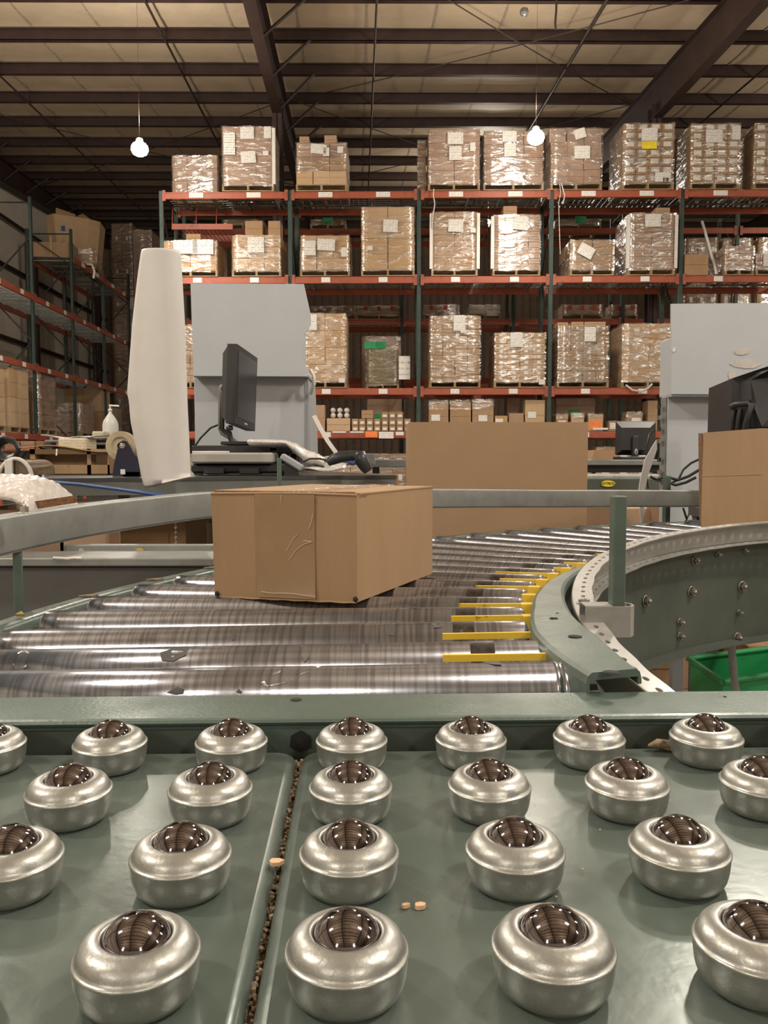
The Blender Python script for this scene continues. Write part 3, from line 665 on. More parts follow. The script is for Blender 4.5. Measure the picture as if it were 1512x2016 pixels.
# yellowish carton and grey sheeted carton between shelves (third level, set back)
t = load('yellowish open-faced carton under grey film with a green label, set back on third shelf', 722, 785, 688, Z3, 1, 1, 'card_y', None, [(.1, -.1, 22, 13, 0, 'greenlab'), (1.18, .45, 22, 45, 0, 'sticker')], 'film', Yf=16.7, back=0, d=.5)
load('pinkish grey carton with green sticker standing behind the yellowish one', 712, 790, 662, Z3, 1, 1, 'card_pink', None, [(.45, .16, 24, 14, 0, 'greenlab'), (.93, .05, 8, 7, 0, 'sticker')], 'film', Yf=17.3, back=0, d=.4)
carton1('wide grey carton with green label behind the small labelled cartons', 722, 792, 785, Z4, 'card_pink', Yf=16.8, stick=[(.4, .45, 24, 14, 'greenlab')])
carton1('wide grey carton with a green and a red label behind the right small cartons', 1098, 1175, 783, Z4, 'card_pink', Yf=16.8, stick=[(.45, .55, 22, 13, 'greenlab'), (.12, .35, 9, 9, 'red'), (.25, .35, 9, 9, 'sticker')])
carton1('grey carton with a small red mark deep between shelf cartons', 1000, 1026, 783, Z4, 'card_pink', Yf=16.8, stick=[(.3, .3, 8, 6, 'red')])
# leaning white post and loose film
a = A(1411, 540, 16.0); b = A(1382, 436, 16.5); mb = MB(); mb.tube([a, b], .03, 4, square=False); tag(obj('corner_board', mb, M_['white']), 'white cardboard edge strip leaning above the right end of second shelf', 'edge strip')
# red nested deck under the first bay
mb = MB(); y0 = zpx(408); base = rk(0, 0, 0)
for k in range(12): mb.box(A(338, 0, 17).x+k*.085, A(338, 0, 17).x+k*.085+.01, 16.7, 17.9, ZB[0]-.4, ZB[0]-.39)
mb.box(A(338, 0, 17).x, A(458, 0, 17).x, 16.7, 16.75, ZB[0]-.47, ZB[0]-.36); mb.box(A(338, 0, 17).x, A(462, 0, 17).x, 17.85, 17.9, ZB[0]-.42, ZB[0]-.28)
for x in (338, 385, 425): mb.tube([Vector((A(x, 0, 17).x, 16.75, ZB[0]-.38)), Vector((A(x, 0, 17).x, 16.8, ZB[0]-.05))], .012, 4)
tag(obj('hanging_tray', mb, M_['orange']), 'pinkish red tray hung below the left end of the top shelf', 'tray')
# strings of loose film
def strand(name, pts, lab, r=.012, m='plasticbag'):
    mb = MB(); mb.tube(pts, r, 5); tag(obj(name, mb, M_[m]), lab, 'film strand')
strand('film_strand', [A(854, 372, 15.95), A(853, 385, 15.93), A(856, 400, 15.95), A(852, 430, 15.97), A(851, 450, 15.99)], 'thin film strand hanging left of the third-bay pallets')
strand('film_strand', [A(1102, 362, 15.93), A(1104, 380, 15.92), A(1100, 400, 15.95), A(1101, 440, 15.97), A(1103, 500, 15.99)], 'long thin film strand dangling near the second shelf tilted sheet', .008)
strand('film_strand', [A(1105, 360, 15.93), A(1112, 385, 15.9), A(1108, 402, 15.92)], 'short film loop hanging under the leaning top-shelf pallet')
strand('film_strand', [A(1232, 758, 15.95), A(1245, 768, 15.9), A(1262, 771, 15.9), A(1276, 764, 15.93), A(1284, 756, 15.95)], 'loop of film drooping over the beam beside the right cabinet', .02)

# ------------------------------------------------------------------ left rack row (runs away from the camera)
# in the building frame its face is the plane u = -7
LU = -7.0
lroot = bl(LU, 0, 0)
# local x of this rack = building +v (away), local y = building -u (towards the wall)
lyaw = YAW+math.pi/2
LV = [13.3, 15.85, 18.4, 20.93, 23.46, 26.0]
lz = [CAMZ+4.84, CAMZ+3.42, CAMZ+1.92, CAMZ+.42]
make_rack('dark green pallet rack row along the left wall with orange beams', lroot, lyaw, LV, RD, 6.56, lz, labels=True, deck_lv=lambda li, i: not (li == 0 and i < 3))
def lload(label, v, z, w, d, h, cols, rows, m, wrap, cat='wrapped pallet', pal=True, st=None, nm='pallet_load', off=.05):
    p = bl(LU-off, v, z); t = thing(nm, label, cat, (p.x, p.y, p.z), lyaw)
    H = .125 if pal else 0
    if pal: pallet(t, w, d)
    for layer in (0, 1):
        for k in range(rows):
            for i in range(cols):
                o = obj('carton', carton_mesh(w/cols, d/2, h/rows, m, m), None, t, loc=(-w/2+w/cols*(i+.5), layer*d/2, H+k*h/rows))
    if wrap: obj('stretch_wrap', wrapmesh(w, d, H+.03, H+h, int(v*10), wrap), M_[wrap], t, world=False, loc=(0, 0, 0))
    return t
zl = [z+BH/2+.006 for z in lz]
lload('tall tan cartons on a pallet in the near bay of the left rack', 16.4, zl[3], 1.0, 1.0, 1.12, 2, 2, 'card_light', None)
lload('tan carton stack on pallet just before the second post of the left rack', 17.6, zl[3], 1.0, 1.0, 1.2, 2, 2, 'card_light', None)
lload('tall round-topped wrapped pallet behind the near post of the left rack', 19.2, zl[3], 1.0, 1.0, 1.3, 1, 4, 'card_pink', 'film_heavy')
lload('low wrapped pallet in the third bay of the left rack, lower level', 22.0, zl[3], 1.0, 1.0, .75, 2, 3, 'card_pink', 'film_heavy')
lload('wrapped pallet by the far post of the left rack, lower level', 24.6, zl[3], 1.0, 1.0, .8, 2, 3, 'card_pink', 'film_heavy')
lload('carton stack glimpsed in far bay of the left rack', 23.55, zl[3], .8, 1.0, 1.25, 1, 2, 'card', None)
# big open gaylord on the left rack
gp = bl(LU-.42, 22.2, zl[0]); gt = thing('gaylord_box', 'huge tan open cardboard bin with loose flaps on top of the left rack', 'cardboard bin', (gp.x, gp.y, gp.z), YAW+.12)
pallet(gt, 1.15, 1.1)
def octo(hw, hd, c): return [(-hw+c, -hd), (hw-c, -hd), (hw, -hd+c), (hw, hd-c), (hw-c, hd), (-hw+c, hd), (-hw, hd-c), (-hw, -hd+c)]
mb = MB(); o1 = octo(.56, .55, .22); o2 = octo(.68, .62, .24)
zz = .125; hgt = 1.18
vb = [Vector((x, y+.55, zz)) for x, y in o1]; vt = [Vector((x, y+.55, zz+hgt+(.04 if x < 0 else -.06))) for x, y in o2]
for k in range(8):
    j = (k+1) % 8; a, b, c_, d_ = vb[k], vb[j], vt[j], vt[k]; cn = Vector((0, .55, 0)); inn = lambda v: Vector((v.x*.975, .55+(v.y-.55)*.975, v.z))
    mb.hexa([a, b, inn(b), inn(a)], [d_, c_, inn(c_), inn(d_)])
mb.hexa(vb, [v+Vector((0, 0, .02)) for v in vb]); obj('bin_wall', mb, M_['card_light'], gt, world=False)
for (x, y, rx, ry, w_, l_) in ((-.1, .1, .9, .2, .5, .35), (.2, .4, .6, -.5, .6, .4)):
    mb = MB(); mb.box(-w_/2, w_/2, 0, l_, -.005, .005); obj('flap', mb, M_['card_light'], gt, world=False, loc=(x-.1, y+.1, zz+hgt-.02), rot=(rx, ry, .4))
mb = MB(); mb.box(-.045, .045, -.004, 0, -.06, .06); obj('label', mb, M_['blue_b'], gt, world=False, loc=(-.2, -.09, zz+hgt*.72), rot=(-.06, 0, 0))
obj('film_cover', wrapmesh(1.16, 1.14, .1, .5, 77, 'film'), M_['film'], gt, world=False, loc=(0, -.02, 0))
p = bl(LU-.55, 21.05, zl[0]); t = thing('open_carton', 'open brown carton with raised flaps beside the huge bin on the left rack', 'carton', (p.x, p.y, p.z), YAW+.1)
mb = MB()
for (x0, x1, y0, y1) in ((-.5, .5, 0, .02), (-.5, .5, .58, .6), (-.5, -.48, 0, .6), (.48, .5, 0, .6)): mb.box(x0, x1, y0, y1, 0, .36)
mb.box(-.5, .5, 0, .6, 0, .01); obj('box', mb, M_['card'], t, world=False)
mb = MB(); mb.box(-.02, .02, -.03, -.01, 0, .5); obj('edge_strip', mb, M_['card_light'], t, world=False, loc=(.0, 0, 0))
strand('film_strand', [A(172, 520, 19.6), A(182, 522, 19.4), A(186, 535, 19.3), A(184, 548, 19.3)], 'loose white film tail hanging from the left rack top beam', .03)
# brown wrapped tower near the back wall at left
t = load('tall dark brown wrapped tower standing beyond the left rack, beside the foam tube', 222, 262, 440, 0, 2, 8, 'card_dark', (.18, .12), [(.95, .3, 16, 22)], 'film_light', Yf=27.5, d=1.0)
load('grey shiny wrapped tower behind the top of the white foam tube', 264, 300, 452, 0, 1, 7, 'card_pink', None, (), 'film_heavy', Yf=25.3, d=1.0)
# stock on lower left: picking beam with many tags handled as labels of the rack; small goods under it
for i, (x0, x1) in enumerate(((0, 30), (32, 60), (62, 92), (96, 120))):
    carton1(['small brown carton under the left rack beam at the photo edge', 'small brown carton second under the left rack beam', 'small brown carton third under the left rack beam', 'small brown carton nearest the near post of the left rack'][i], x0, x1, 868, A(0, 884, 14.5).z, 'card_dark', Yf=14.5, d=.3)
mb = MB(); a = A(0, 884, 14.5); mb.box(A(-30, 0, 14.5).x, A(135, 0, 14.5).x, 14.3, 15.0, a.z-.03, a.z)
for x in (-20, 125):
    for y in (14.35, 14.95): mb.box(A(x, 0, 14.5).x-.02, A(x, 0, 14.5).x+.02, y-.02, y+.02, 0, a.z-.03)
tag(obj('low_shelf', mb, M_['orange']), 'low red shelf under the near bay of the left rack', 'shelf')# ------------------------------------------------------------------ ball transfer table
HP = .196                                   # camera height above the plate
TZ = CAMZ-HP
def tb(a, b, z=TZ): # table frame: a across, b away from the camera
    c, s = math.cos(.0309), math.sin(.0309); return Vector((a*c-b*s, a*s+b*c, z))
tt = thing('ball_transfer_table', 'green steel ball transfer table with rows of shiny steel balls in zinc cups', 'ball table', tb(0, .35, 0), .0309)
TM = wloc(tt)
def tloc(a, b, z): return TM.inverted() @ tb(a, b, z)
JX = -.0395; YF = .5455
def plate(x0, x1, lab=None):
    # pressed pan: flat top, rolled-down edges, rounded corners
    y0, y1 = .02, YF; rr = .014; rings = []
    def outline(ins):
        pts = []
        for cx, cy, a0 in ((x1-rr, y1-rr, 0), (x0+rr, y1-rr, 90), (x0+rr, y0+rr, 180), (x1-rr, y0+rr, 270)):
            for k in range(6):
                a = math.radians(a0+90*k/5); pts.append((cx+(rr-ins)*math.cos(a), cy+(rr-ins)*math.sin(a)))
        return pts
    mb = MB(); prof = [(0, -.03), (0, -.007), (.0008, -.0035), (.003, -.001), (.006, 0)]
    for ins, dz in prof: rings.append([tb(x, y, TZ+dz) for x, y in outline(ins)])
    mb.sweep(rings, 0, True, caps=False); mb.add(rings[-1], [tuple(range(len(rings[-1])))])
    return obj('plate', mb, M_['plate'], tt)
plate(-.60, JX-.0012); plate(JX+.0012, .60)
mb = MB(); mb.box(-.62, .62, 0, .56, -.04, -.032, M=Matrix.Translation((0, 0, TZ)) @ Matrix.Rotation(.0309, 4, 'Z')); obj('pan_support', mb, M_['cgreen_d'], tt)
# debris in the joint
mb = MB(); r = random.Random(3)
for k in range(420):
    b = r.uniform(.19, .54); p = tb(JX+r.uniform(-.0035, .0035), b, TZ-.0078+r.uniform(0, .0025)); s = r.uniform(.0004, .001)
    mb.box(-s, s, -s*1.4, s*1.4, -s, s, M=Matrix.Translation(p) @ Matrix.Rotation(r.uniform(0, 3), 4, 'Z') @ Matrix.Rotation(r.uniform(0, 1), 4, 'X'))
obj('debris_line', mb, M_['debris'], tt, kind='stuff')
mb = MB(); mb.box(-.004, .004, .02, YF, -.0115, -.0085, M=Matrix.Translation((0, 0, TZ)) @ Matrix.Rotation(.0309, 4, 'Z') @ Matrix.Translation((JX, 0, 0))); obj('joint_strip', mb, M_['debris'], tt)
# ball transfers
mb = MB()
prof = [(.0165, .0), (.0180, .0004), (.0198, .0018), (.0212, .0045), (.0220, .008), (.0224, .0115), (.0226, .0146), (.0229, .0152), (.0229, .016), (.0223, .0164), (.0218, .0167), (.0214, .0177), (.0210, .0189), (.0203, .0202), (.0192, .0214), (.0177, .0224), (.0161, .0231), (.0147, .0234), (.0136, .0234), (.0129, .0231), (.0125, .0224), (.0123, .0208)]
mb.lathe(prof, 48); hm = mb.mesh('housing', M_['zinc'])
mb = MB(); rb = .0134; mb.lathe([(rb*math.sin(math.pi*k/24), -rb*math.cos(math.pi*k/24)) for k in range(25)], 40); bm_ = mb.mesh('ball', M_['chrome'])
for i in range(-1, 5):
    for j in range(-4, 5):
        a = -.0046+.0762*j; b = .5172-.0749*i
        if i < 0: continue
        if i == 4 and abs(j) > 3: continue
        o = obj('ball_transfer', hm, None, tt, loc=tloc(a, b, TZ), rot=(0, 0, r.uniform(0, 6)))
        obj('ball', bm_, None, o, loc=(0, 0, .0171))
# end channel behind the plates: vertical face, rolled top flange
RB = Matrix.Translation((0, 0, 0)) @ Matrix.Rotation(.0309, 4, 'Z')
mb = MB(); zt = CAMZ-.176; y0 = .5525
prof = [(y0, TZ-.06), (y0, zt-.0085), (y0-.0008, zt-.006), (y0-.0025, zt-.0045), (y0-.004, zt-.0025), (y0-.003, zt-.0006), (y0, zt), (y0+.052, zt), (y0+.0545, zt-.001), (y0+.0555, zt-.004), (y0+.0555, zt-.05), (y0+.052, zt-.05), (y0+.052, zt-.005), (y0+.004, zt-.004), (y0+.003, TZ-.06)]
mb.sweep([[tb(x, yy, z) for yy, z in prof] for x in (-.62, .62)], 0, False)
ch = obj('end_channel', mb, M_['cgreen'], tt)
for (a0, b0) in ((583, 1378), (1427, 1372)):
    p = onh(a0, b0, .176); mb = MB(); mb.lathe([(.0, .0004), (.0042 if a0 < 1000 else .0012, .0004), (.0042 if a0 < 1000 else .0012, 0)], 16, Matrix.Translation(p)); obj('slot_hole_shade', mb, M_['holeshade'], ch)  # flat black discs: hole shade painted on the channel top
# chamfered end plates of the pans against the channel
for x0, x1 in ((-.6, JX-.010), (JX+.010, .6)):
    c = .022; z1 = TZ+.0125; z0 = TZ-.03; P = []
    if x1 < 0: poly = [(x0, z0), (x1, z0), (x1, z1-c), (x1-c, z1), (x0, z1)]
    else: poly = [(x0, z0), (x1, z0), (x1, z1), (x0+c, z1), (x0, z1-c)]
    mb = MB(); mb.hexa([tb(x, y0-.0035, z) for x, z in poly], [tb(x, y0-.0005, z) for x, z in poly]); obj('end_plate', mb, M_['cgreen_d'], tt)
mb = MB(); mb.prism([(.0075*math.cos(k*math.pi/3+.5), .0075*math.sin(k*math.pi/3+.5)) for k in range(6)], 0, .0008, M=Matrix.Translation(tb(JX+.0, y0-.001, TZ+.0035)) @ Matrix.Rotation(math.pi/2, 4, 'X')); o = obj('hex_hole_shade', mb, M_['holeshade'], ch)  # black hexagon on the channel face, painted shade of a hole
for x in (-.58, .58):
    for b in (.06, .52):
        p = tb(x, b, 0); mb = MB(); mb.bbox(p.x-.025, p.x+.025, p.y-.025, p.y+.025, 0, TZ-.04, .004); obj('leg', mb, M_['cgreen'], tt)
for (px, py, s, m) in ((825, 1784, .0032, 'chip'), (797, 1783, .002, 'chip'), (541, 1697, .0045, 'chip'), (1181, 1633, .0006, 'chip'), (1146, 1711, .0007, 'chip'), (1095, 1765, .0006, 'chip')):
    p = onh(px, py, HP-.0012); mb = MB(); rr = random.Random(px)
    th_ = min(.0009, s*.4); pts = [(s*math.cos(t)*(1.3 if math.cos(t) > 0 else .8)*rr.uniform(.7, 1), s*.7*math.sin(t)*rr.uniform(.7, 1)) for t in [k*1.047 for k in range(6)]]
    mb.prism(pts, -th_, th_, M=Matrix.Translation(p) @ Matrix.Rotation(rr.uniform(-.6, .6), 4, 'Z'))
    tag(obj('wood_chip', mb, M_[m]), {825: 'larger pale wood chip between the front cups, right of the joint', 797: 'tiny chip just left of the larger pale chip', 541: 'long pale chip lying in the dirty joint between plates', 1181: 'speck beside the second-row cup at right', 1146: 'pale speck left of the third-row right cup', 1095: 'speck below the third-row cup right of centre'}[px], 'wood chip')
p = onh(1300, 1468, HP-.004); mb = MB(); rr = random.Random(5)
mb.tube([p+Vector((-.008, 0, 0)), p+Vector((-.002, .001, .001)), p+Vector((.006, 0, .0)), p+Vector((.012, 0, -.001))], [.001, .0035, .004, .002], 6); tag(obj('bark_chip', mb, M_['debris']), 'brown bark fragment against the channel beside the top right cup', 'bark chip')

# ------------------------------------------------------------------ curved roller conveyor
CX, CY = 1.088, .830
def ph(X, Y): return .173-.0268*X+.0174*(Y-.8)      # plane through the roller tops (below camera)
def cp(R, th, dz=0):
    X = CX-R*math.cos(th); Y = CY+R*math.sin(th); return Vector((X, Y, CAMZ-ph(X, Y)+dz))
def hitplane(px, py, off=0):
    a = A(px, py, 1); s = a.z-CAMZ   # h = -s*Y ; h = .173-.0268*a.x*Y+.0174*(Y-.8)+off
    Y = (.173-.0174*.8+off)/(-s+.0268*a.x-.0174)
    return Vector((a.x*Y, Y, CAMZ+s*Y))
cv = thing('curved_roller_conveyor', 'curved conveyor of steel rollers in green frames carrying the small brown box', 'conveyor', (CX, CY, 0))
D = math.radians
RR = .024
RMESH = {}
def roller(p0, p1, style=0):
    d = p1-p0; L_ = d.length
    k = (round(L_, 3), style)
    if k not in RMESH:
        mb = MB(); e = .004
        prof = [(0, 0), (RR*.55, 0), (RR*.6, .001), (RR*.86, .001), (RR*.95, .0022), (RR, .005), (RR, .03), (RR, L_/2), (RR, L_-.03), (RR, L_-.005), (RR*.95, L_-.0022), (RR*.86, L_-.001), (RR*.6, L_-.001), (RR*.55, L_), (0, L_)]
        if style: prof = [(0, 0), (RR, 0), (RR, L_/2), (RR, L_-.016), (RR*1.035, L_-.0155), (RR*1.035, L_-.012), (RR, L_-.0115), (RR, L_-.007), (RR*1.035, L_-.0065), (RR*1.035, L_-.002), (RR*.9, L_), (RR*.5, L_-.001), (0, L_-.001)]
        mb.lathe(prof, 48, Matrix.Rotation(math.pi/2, 4, 'Y'))
        m2 = MB(); m2.tube([(-.02, 0, 0), (L_+.02, 0, 0)], .006, 6)
        m3 = MB(); m3.lathe([(RR+.00015, L_-.078), (RR+.0002, L_-.056)], 48, Matrix.Rotation(math.pi/2, 4, 'Y'))
        RMESH[k] = (mb.mesh('roller', M_['roller']), m2.mesh('axle', M_['bolt']), m3.mesh('worn_band', M_['worn']))
    a, b, c = RMESH[k]
    q = d.to_track_quat('X', 'Z').to_euler()
    o = obj('roller', a, None, cv, loc=p0-Vector((CX, CY, 0)), rot=q); obj('axle', b, None, o, loc=(0, 0, 0)); (obj('worn_band', c, None, o, loc=(0, 0, 0)) if ROLL else None)
    return o
RO_, RI_ = 1.511, .933
ROLL = []
def silh(v): # from silhouette point on top plane to the roller axis
    return Vector((v.x, v.y-RR*.24, v.z-RR))
for (pa, pb, x0) in (((419, 1312), (1124, 1301), -.405), ((419, 1270), (1091, 1258), -.412), ((419, 1231), (1038, 1220), -.418)):
    a = silh(hitplane(*pa)); b = silh(hitplane(*pb)); d = (b-a)/(b.x-a.x); a2 = a+d*(x0-a.x); roller(a2, b, 1 if pb[0] > 1050 else 0); ROLL.append((a2, b))
for k in range(3, 23):
    th = D(-6.7+4.4*k); a = cp(RO_, th, -RR); b = cp(RI_, th, -RR); roller(a, b); ROLL.append((a, b))
# yellow finger guards between rollers near the inner frame
for k, GL in ((0, .108), (1, .1), (2, .094), (3, .09), (4, .018), (5, .088), (6, .07), (7, .1), (8, .03), (9, .04), (11, .05)):
    (a0, b0), (a1, b1) = ROLL[k], ROLL[k+1]
    m0 = (a0+a1)/2; m1 = (b0+b1)/2; d = (m1-m0).normalized(); m1 = m1+d*(.004 if k < 2 else .012); L_ = GL
    s = m1-d*L_; up = Vector((0, 0, 1)); sd = d.cross(up).normalized(); w_ = .0018
    z = RR*.93
    mb = MB(); mb.hexa([s-sd*w_+up*(z-.006), m1-sd*w_+up*(z-.006), m1+sd*w_+up*(z-.006), s+sd*w_+up*(z-.006)], [s-sd*w_+up*z, m1-sd*w_+up*z, m1+sd*w_+up*z, s+sd*w_+up*z])
    if k >= 2:
        e0 = m1-d*.016; mb.hexa([e0-sd*.012-up*.03, m1-sd*.012-up*.03, m1+sd*.012-up*.03, e0+sd*.012-up*.03], [e0-sd*.006+up*z, m1-sd*.006+up*z, m1+sd*.006+up*z, e0+sd*.006+up*z])
    obj('finger_guard', mb, M_['yellow'], cv)
# inner frame: top flange and deep web with bottom lip
LE = [(-13.4, .9638), (-8, .957), (-3.4, .9496), (4.5, .9292), (13.5, .917), (24.6, .9063), (31, .902), (95, .902)]
RE = [(-13.4, .918), (-8.3, .902), (-4.6, .8938), (1.2, .8898), (6, .8856), (10, .884), (18, .884), (95, .884)]
rings = []; ths = [-13.4+i*1.0 for i in range(108)]
for t in ths:
    l, r_ = interp(LE, t), interp(RE, t); th = D(t); f = .005
    P = [(l, -.20), (l, -f*1.6), (l-.0015, -f*.5), (l-.005, 0), (r_+.005, 0), (r_+.0015, -f*.5), (r_, -f*1.6), (r_, -.012), (r_+.003, -.012), (r_+.003, -.006), (l-.003, -.006), (l-.003, -.20)]
    rings.append([cp(a, th, dz+.005) for a, dz in P])
mb = MB(); mb.sweep(rings, 0, False)
inner = obj('inner_frame', mb, M_['cgreen'], cv)
mb = MB(); rings = []
for t in [2+i*2 for i in range(46)]:
    th = D(t); rings.append([cp(a, th, dz) for a, dz in ((.885, -.005), (.885, -.192), (.86, -.196), (.86, -.199), (.888, -.199), (.888, -.005))])
mb.sweep(rings, 0, False); web = obj('side_plate', mb, M_['cgreen_d'], cv)
def bolt(p, nrm, r_, m='bolt', parent=None, L_=.012, hexhead=True):
    q = nrm.to_track_quat('Z', 'Y').to_matrix().to_4x4(); M = Matrix.Translation(p) @ q
    mb = MB(); mb.lathe([(0, .0005), (r_*1.25, .0005), (r_*1.25, .002), (r_, .002)], 16, M)
    mb.prism([(r_*.95*math.cos(k*math.pi/3), r_*.95*math.sin(k*math.pi/3)) for k in range(6)], .002, .002+L_*.6, M=M)
    mb.lathe([(r_*.45, .002+L_*.6), (r_*.45, L_*1.3), (0, L_*1.35)], 10, M)
    return obj('bolt', mb, M_[m], parent)
for (t, dz, r_) in ((45.1, -.0835, .012), (55.1, -.0847, .012), (64.7, -.0889, .012), (74, -.088, .012), (52.8, -.1385, .0085), (52.9, -.165, .0085), (64.2, -.140, .006), (64.1, -.19, .011), (55.6, -.026, .010), (60, -.02, .006), (65, -.018, .005), (70, -.018, .005), (36, -.08, .012)):
    th = D(t); p = cp(.885, th, dz); n_ = Vector((math.cos(th), -math.sin(th), 0)); bolt(p+n_*.0003, n_, r_*.75, 'bolt_d', cv, .009)
for (px, py, rx) in ((1090.5, 1217, .0042), (1097, 1207, .0016), (1132, 1253, .0062), (1203, 1324, .0062)):
    p = hitplane(px, py, -.0055); mb = MB(); mb.lathe([(0, .0003), (rx, .0003), (rx, 0)], 20, Matrix.Translation(p)); obj('slot_hole_shade', mb, M_['holeshade'], cv)  # black discs on the flange, shade of the slots as colour
# outer frame
rings = []
for t in [-16+i*2.5 for i in range(46)]:
    th = D(t); a0 = 1.523; f = .003
    P = [(a0, -.2), (a0, -.004), (a0+.003, 0), (a0+.034, 0), (a0+.036, -.003), (a0+.036, -.015), (a0+.033, -.015), (a0+.033, -.004), (a0+.004, -.005), (a0+.003, -.2)]
    rings.append([cp(a, th, dz-.008) for a, dz in P])
mb = MB(); mb.sweep(rings, 0, True); outer = obj('outer_frame', mb, M_['cgreen'], cv)
mb = MB(); rings = []
for t in [-16+i*2.5 for i in range(46)]:
    th = D(t); rings.append([cp(a, th, dz-.022) for a, dz in ((1.5165, 0), (1.5185, 0), (1.5185, -.02), (1.5165, -.02))])
mb.sweep(rings, 0, True); obj('ball_track_rail', mb, M_['galv'], cv)
for t in (-3, 100):
    for Rr in (.893, 1.54):
        p = cp(Rr, D(t), -.19); mb = MB(); mb.bbox(p.x-.03, p.x+.03, p.y-.03, p.y+.03, .0, p.z, .005)
        if t == -3 and Rr < 1: continue
        obj('leg', mb, M_['cgreen'], cv)
def guard(tab, Rw, Rf, name, label, t0, t1, pitch, hgt=.043, holes=True, mid=None, m='galv'):
    """C-section guard rail: web at radius Rw, perforated flanges towards Rf"""
    g = thing(name, label, 'guard rail', (CX, CY, 0))
    def q(R_, t, dz=0):
        th = D(t); return Vector((CX-R_*math.cos(th), CY+R_*math.sin(th), CAMZ-interp(tab, t)+dz))
    step = 1.5; n_ = int((t1-t0)/step); sg = 1 if Rf < Rw else -1; k_ = .0018*sg
    rings = []
    for i in range(n_+1):
        t = t0+(t1-t0)*i/n_
        P = [(Rw-k_*1.5, 0), (Rw-k_*.4, -.0007), (Rw, -.0035), (Rw, -hgt+.003), (Rw-k_*.4, -hgt+.0007), (Rw-k_*1.5, -hgt), (Rw-k_*1.5, -hgt+.0015), (Rw-k_, -hgt+.004), (Rw-k_, -.004), (Rw-k_*1.5, -.0015)]
        rings.append([q(a, t, dz) for a, dz in P])
    mb = MB(); mb.sweep(rings, 0, True); obj('web', mb, M_[m], g)
    for (dz, nm) in ((0, 'top_flange'), (-hgt, 'bottom_flange')):
        mb = MB(); Rm = (Rw+Rf)/2-.001*sg; nh = int(D(t1-t0)*Rm/pitch); hl, hw = .0052, .0027
        for i in range(nh):
            ta, tb_ = t0+(t1-t0)*i/nh, t0+(t1-t0)*(i+1)/nh; tc = (ta+tb_)/2
            outp = []; inp = []
            for k in range(16):
                a = 2*math.pi*k/16; cx_, sy_ = math.cos(a), math.sin(a)
                m_ = max(abs(cx_), abs(sy_)); ox, oy = cx_/m_, sy_/m_
                wob = (.0007*math.sin(i*2.1+ox)) if oy*sg < -.9 else 0
                outp.append((Rm-oy*(abs(Rw-Rf)/2-.0015)*-1+wob*sg, tc+ox*(tb_-ta)/2))
                inp.append((Rm+sy_*hw, tc+math.degrees(cx_*hl/Rm)))
            T = []
            for zz in (0, -.0018): T.append(([q(r_, t, dz+zz) for r_, t in outp], [q(r_, t, dz+zz) for r_, t in inp]))
            vs = T[0][0]+T[0][1]+T[1][0]+T[1][1]; F = []
            for k in range(16):
                j = (k+1) % 16; F += [(k, j, 16+j, 16+k), (32+k, 48+k, 48+j, 32+j), (16+k, 16+j, 48+j, 48+k)]
                F.append((k, 32+k, 32+j, j))
            mb.add(vs, F, 0, False)
        obj(nm, mb, M_[m], g)
    return g, q
INH = [(-12, .205), (-6.6, .196), (-1.2, .188), (1.6, .184), (6.9, .1755), (14.6, .167), (20.6, .160), (28.9, .1515), (39.5, .1427), (48, .137), (56, .1327), (64, .1288), (80, .124), (95, .121)]
gi, qi = guard(INH, .876, .850, 'curved_guard_rail', 'perforated galvanised guard rail along the inside of the curve', -13, 94, .0255, .038)
OUTH = [(-10, .08), (5.5, .0744+.002), (14, .071), (26, .0655), (40, .072), (52, .081), (67, .0922), (84, .0980), (95, .101)]
go, qo = guard(OUTH, 1.575, 1.603, 'curved_guard_rail', 'long grey guard rail around the outside of the curve, passing behind the box', -10, 96, .05, .0465, m='galv_grey')
def post(px0, px1, pyt, pyb, Y, parent, lab=None, rot=.3):
    a = A(px0, pyt, Y); b = A(px1, pyb, Y); hw = (b.x-a.x)/2*.86; c = (a.x+b.x)/2
    bot = A(px0, pyb, Y).z; M = Matrix.Translation((c, Y, 0)) @ Matrix.Rotation(rot, 4, 'Z'); mb = MB()
    hw /= (math.cos(rot)+abs(math.sin(rot)))
    mb.bbox(-hw, hw, -hw, hw, bot, a.z, .0012, M=M); return obj('post', mb, M_['cgreen'], parent)
post(1201, 1229, 976, 1250, .905, gi, rot=.12)
post(21, 50, 1040, 1213, 1.075, go); post(544, 557, 902, 1080, 1.77, go); post(1305, 1319, 937, 1045, 2.46, go)
# bracket of the inner post: looped strap and sleeve
p = A(1215, 1190, .905); mb = MB(); z1 = p.z
pts = [(1120, 1184), (1160, 1187), (1200, 1184), (1232, 1184), (1240, 1190), (1232, 1196), (1200, 1196), (1160, 1197), (1120, 1197)]
mb2 = MB(); lo = []; hi = []
w0 = .0028
strap = [Vector((p.x-.038, p.y+.014, 0)), Vector((p.x-.01, p.y+.014, 0)), Vector((p.x+.010, p.y+.013, 0)), Vector((p.x+.0165, p.y+.006, 0)), Vector((p.x+.0165, p.y-.004, 0)), Vector((p.x+.011, p.y-.012, 0)), Vector((p.x-.01, p.y-.013, 0)), Vector((p.x-.038, p.y-.013, 0))]
rings = []
for i, s in enumerate(strap):
    d = (strap[min(i+1, 7)]-strap[max(i-1, 0)]).normalized(); n_ = Vector((d.y, -d.x, 0))*.0011
    rings.append([s+n_+Vector((0, 0, z1)), s-n_+Vector((0, 0, z1)), s-n_+Vector((0, 0, z1-.034)), s+n_+Vector((0, 0, z1-.005))])
mb.sweep(rings, 0, False); obj('clamp_strap', mb, M_['galv'], gi)
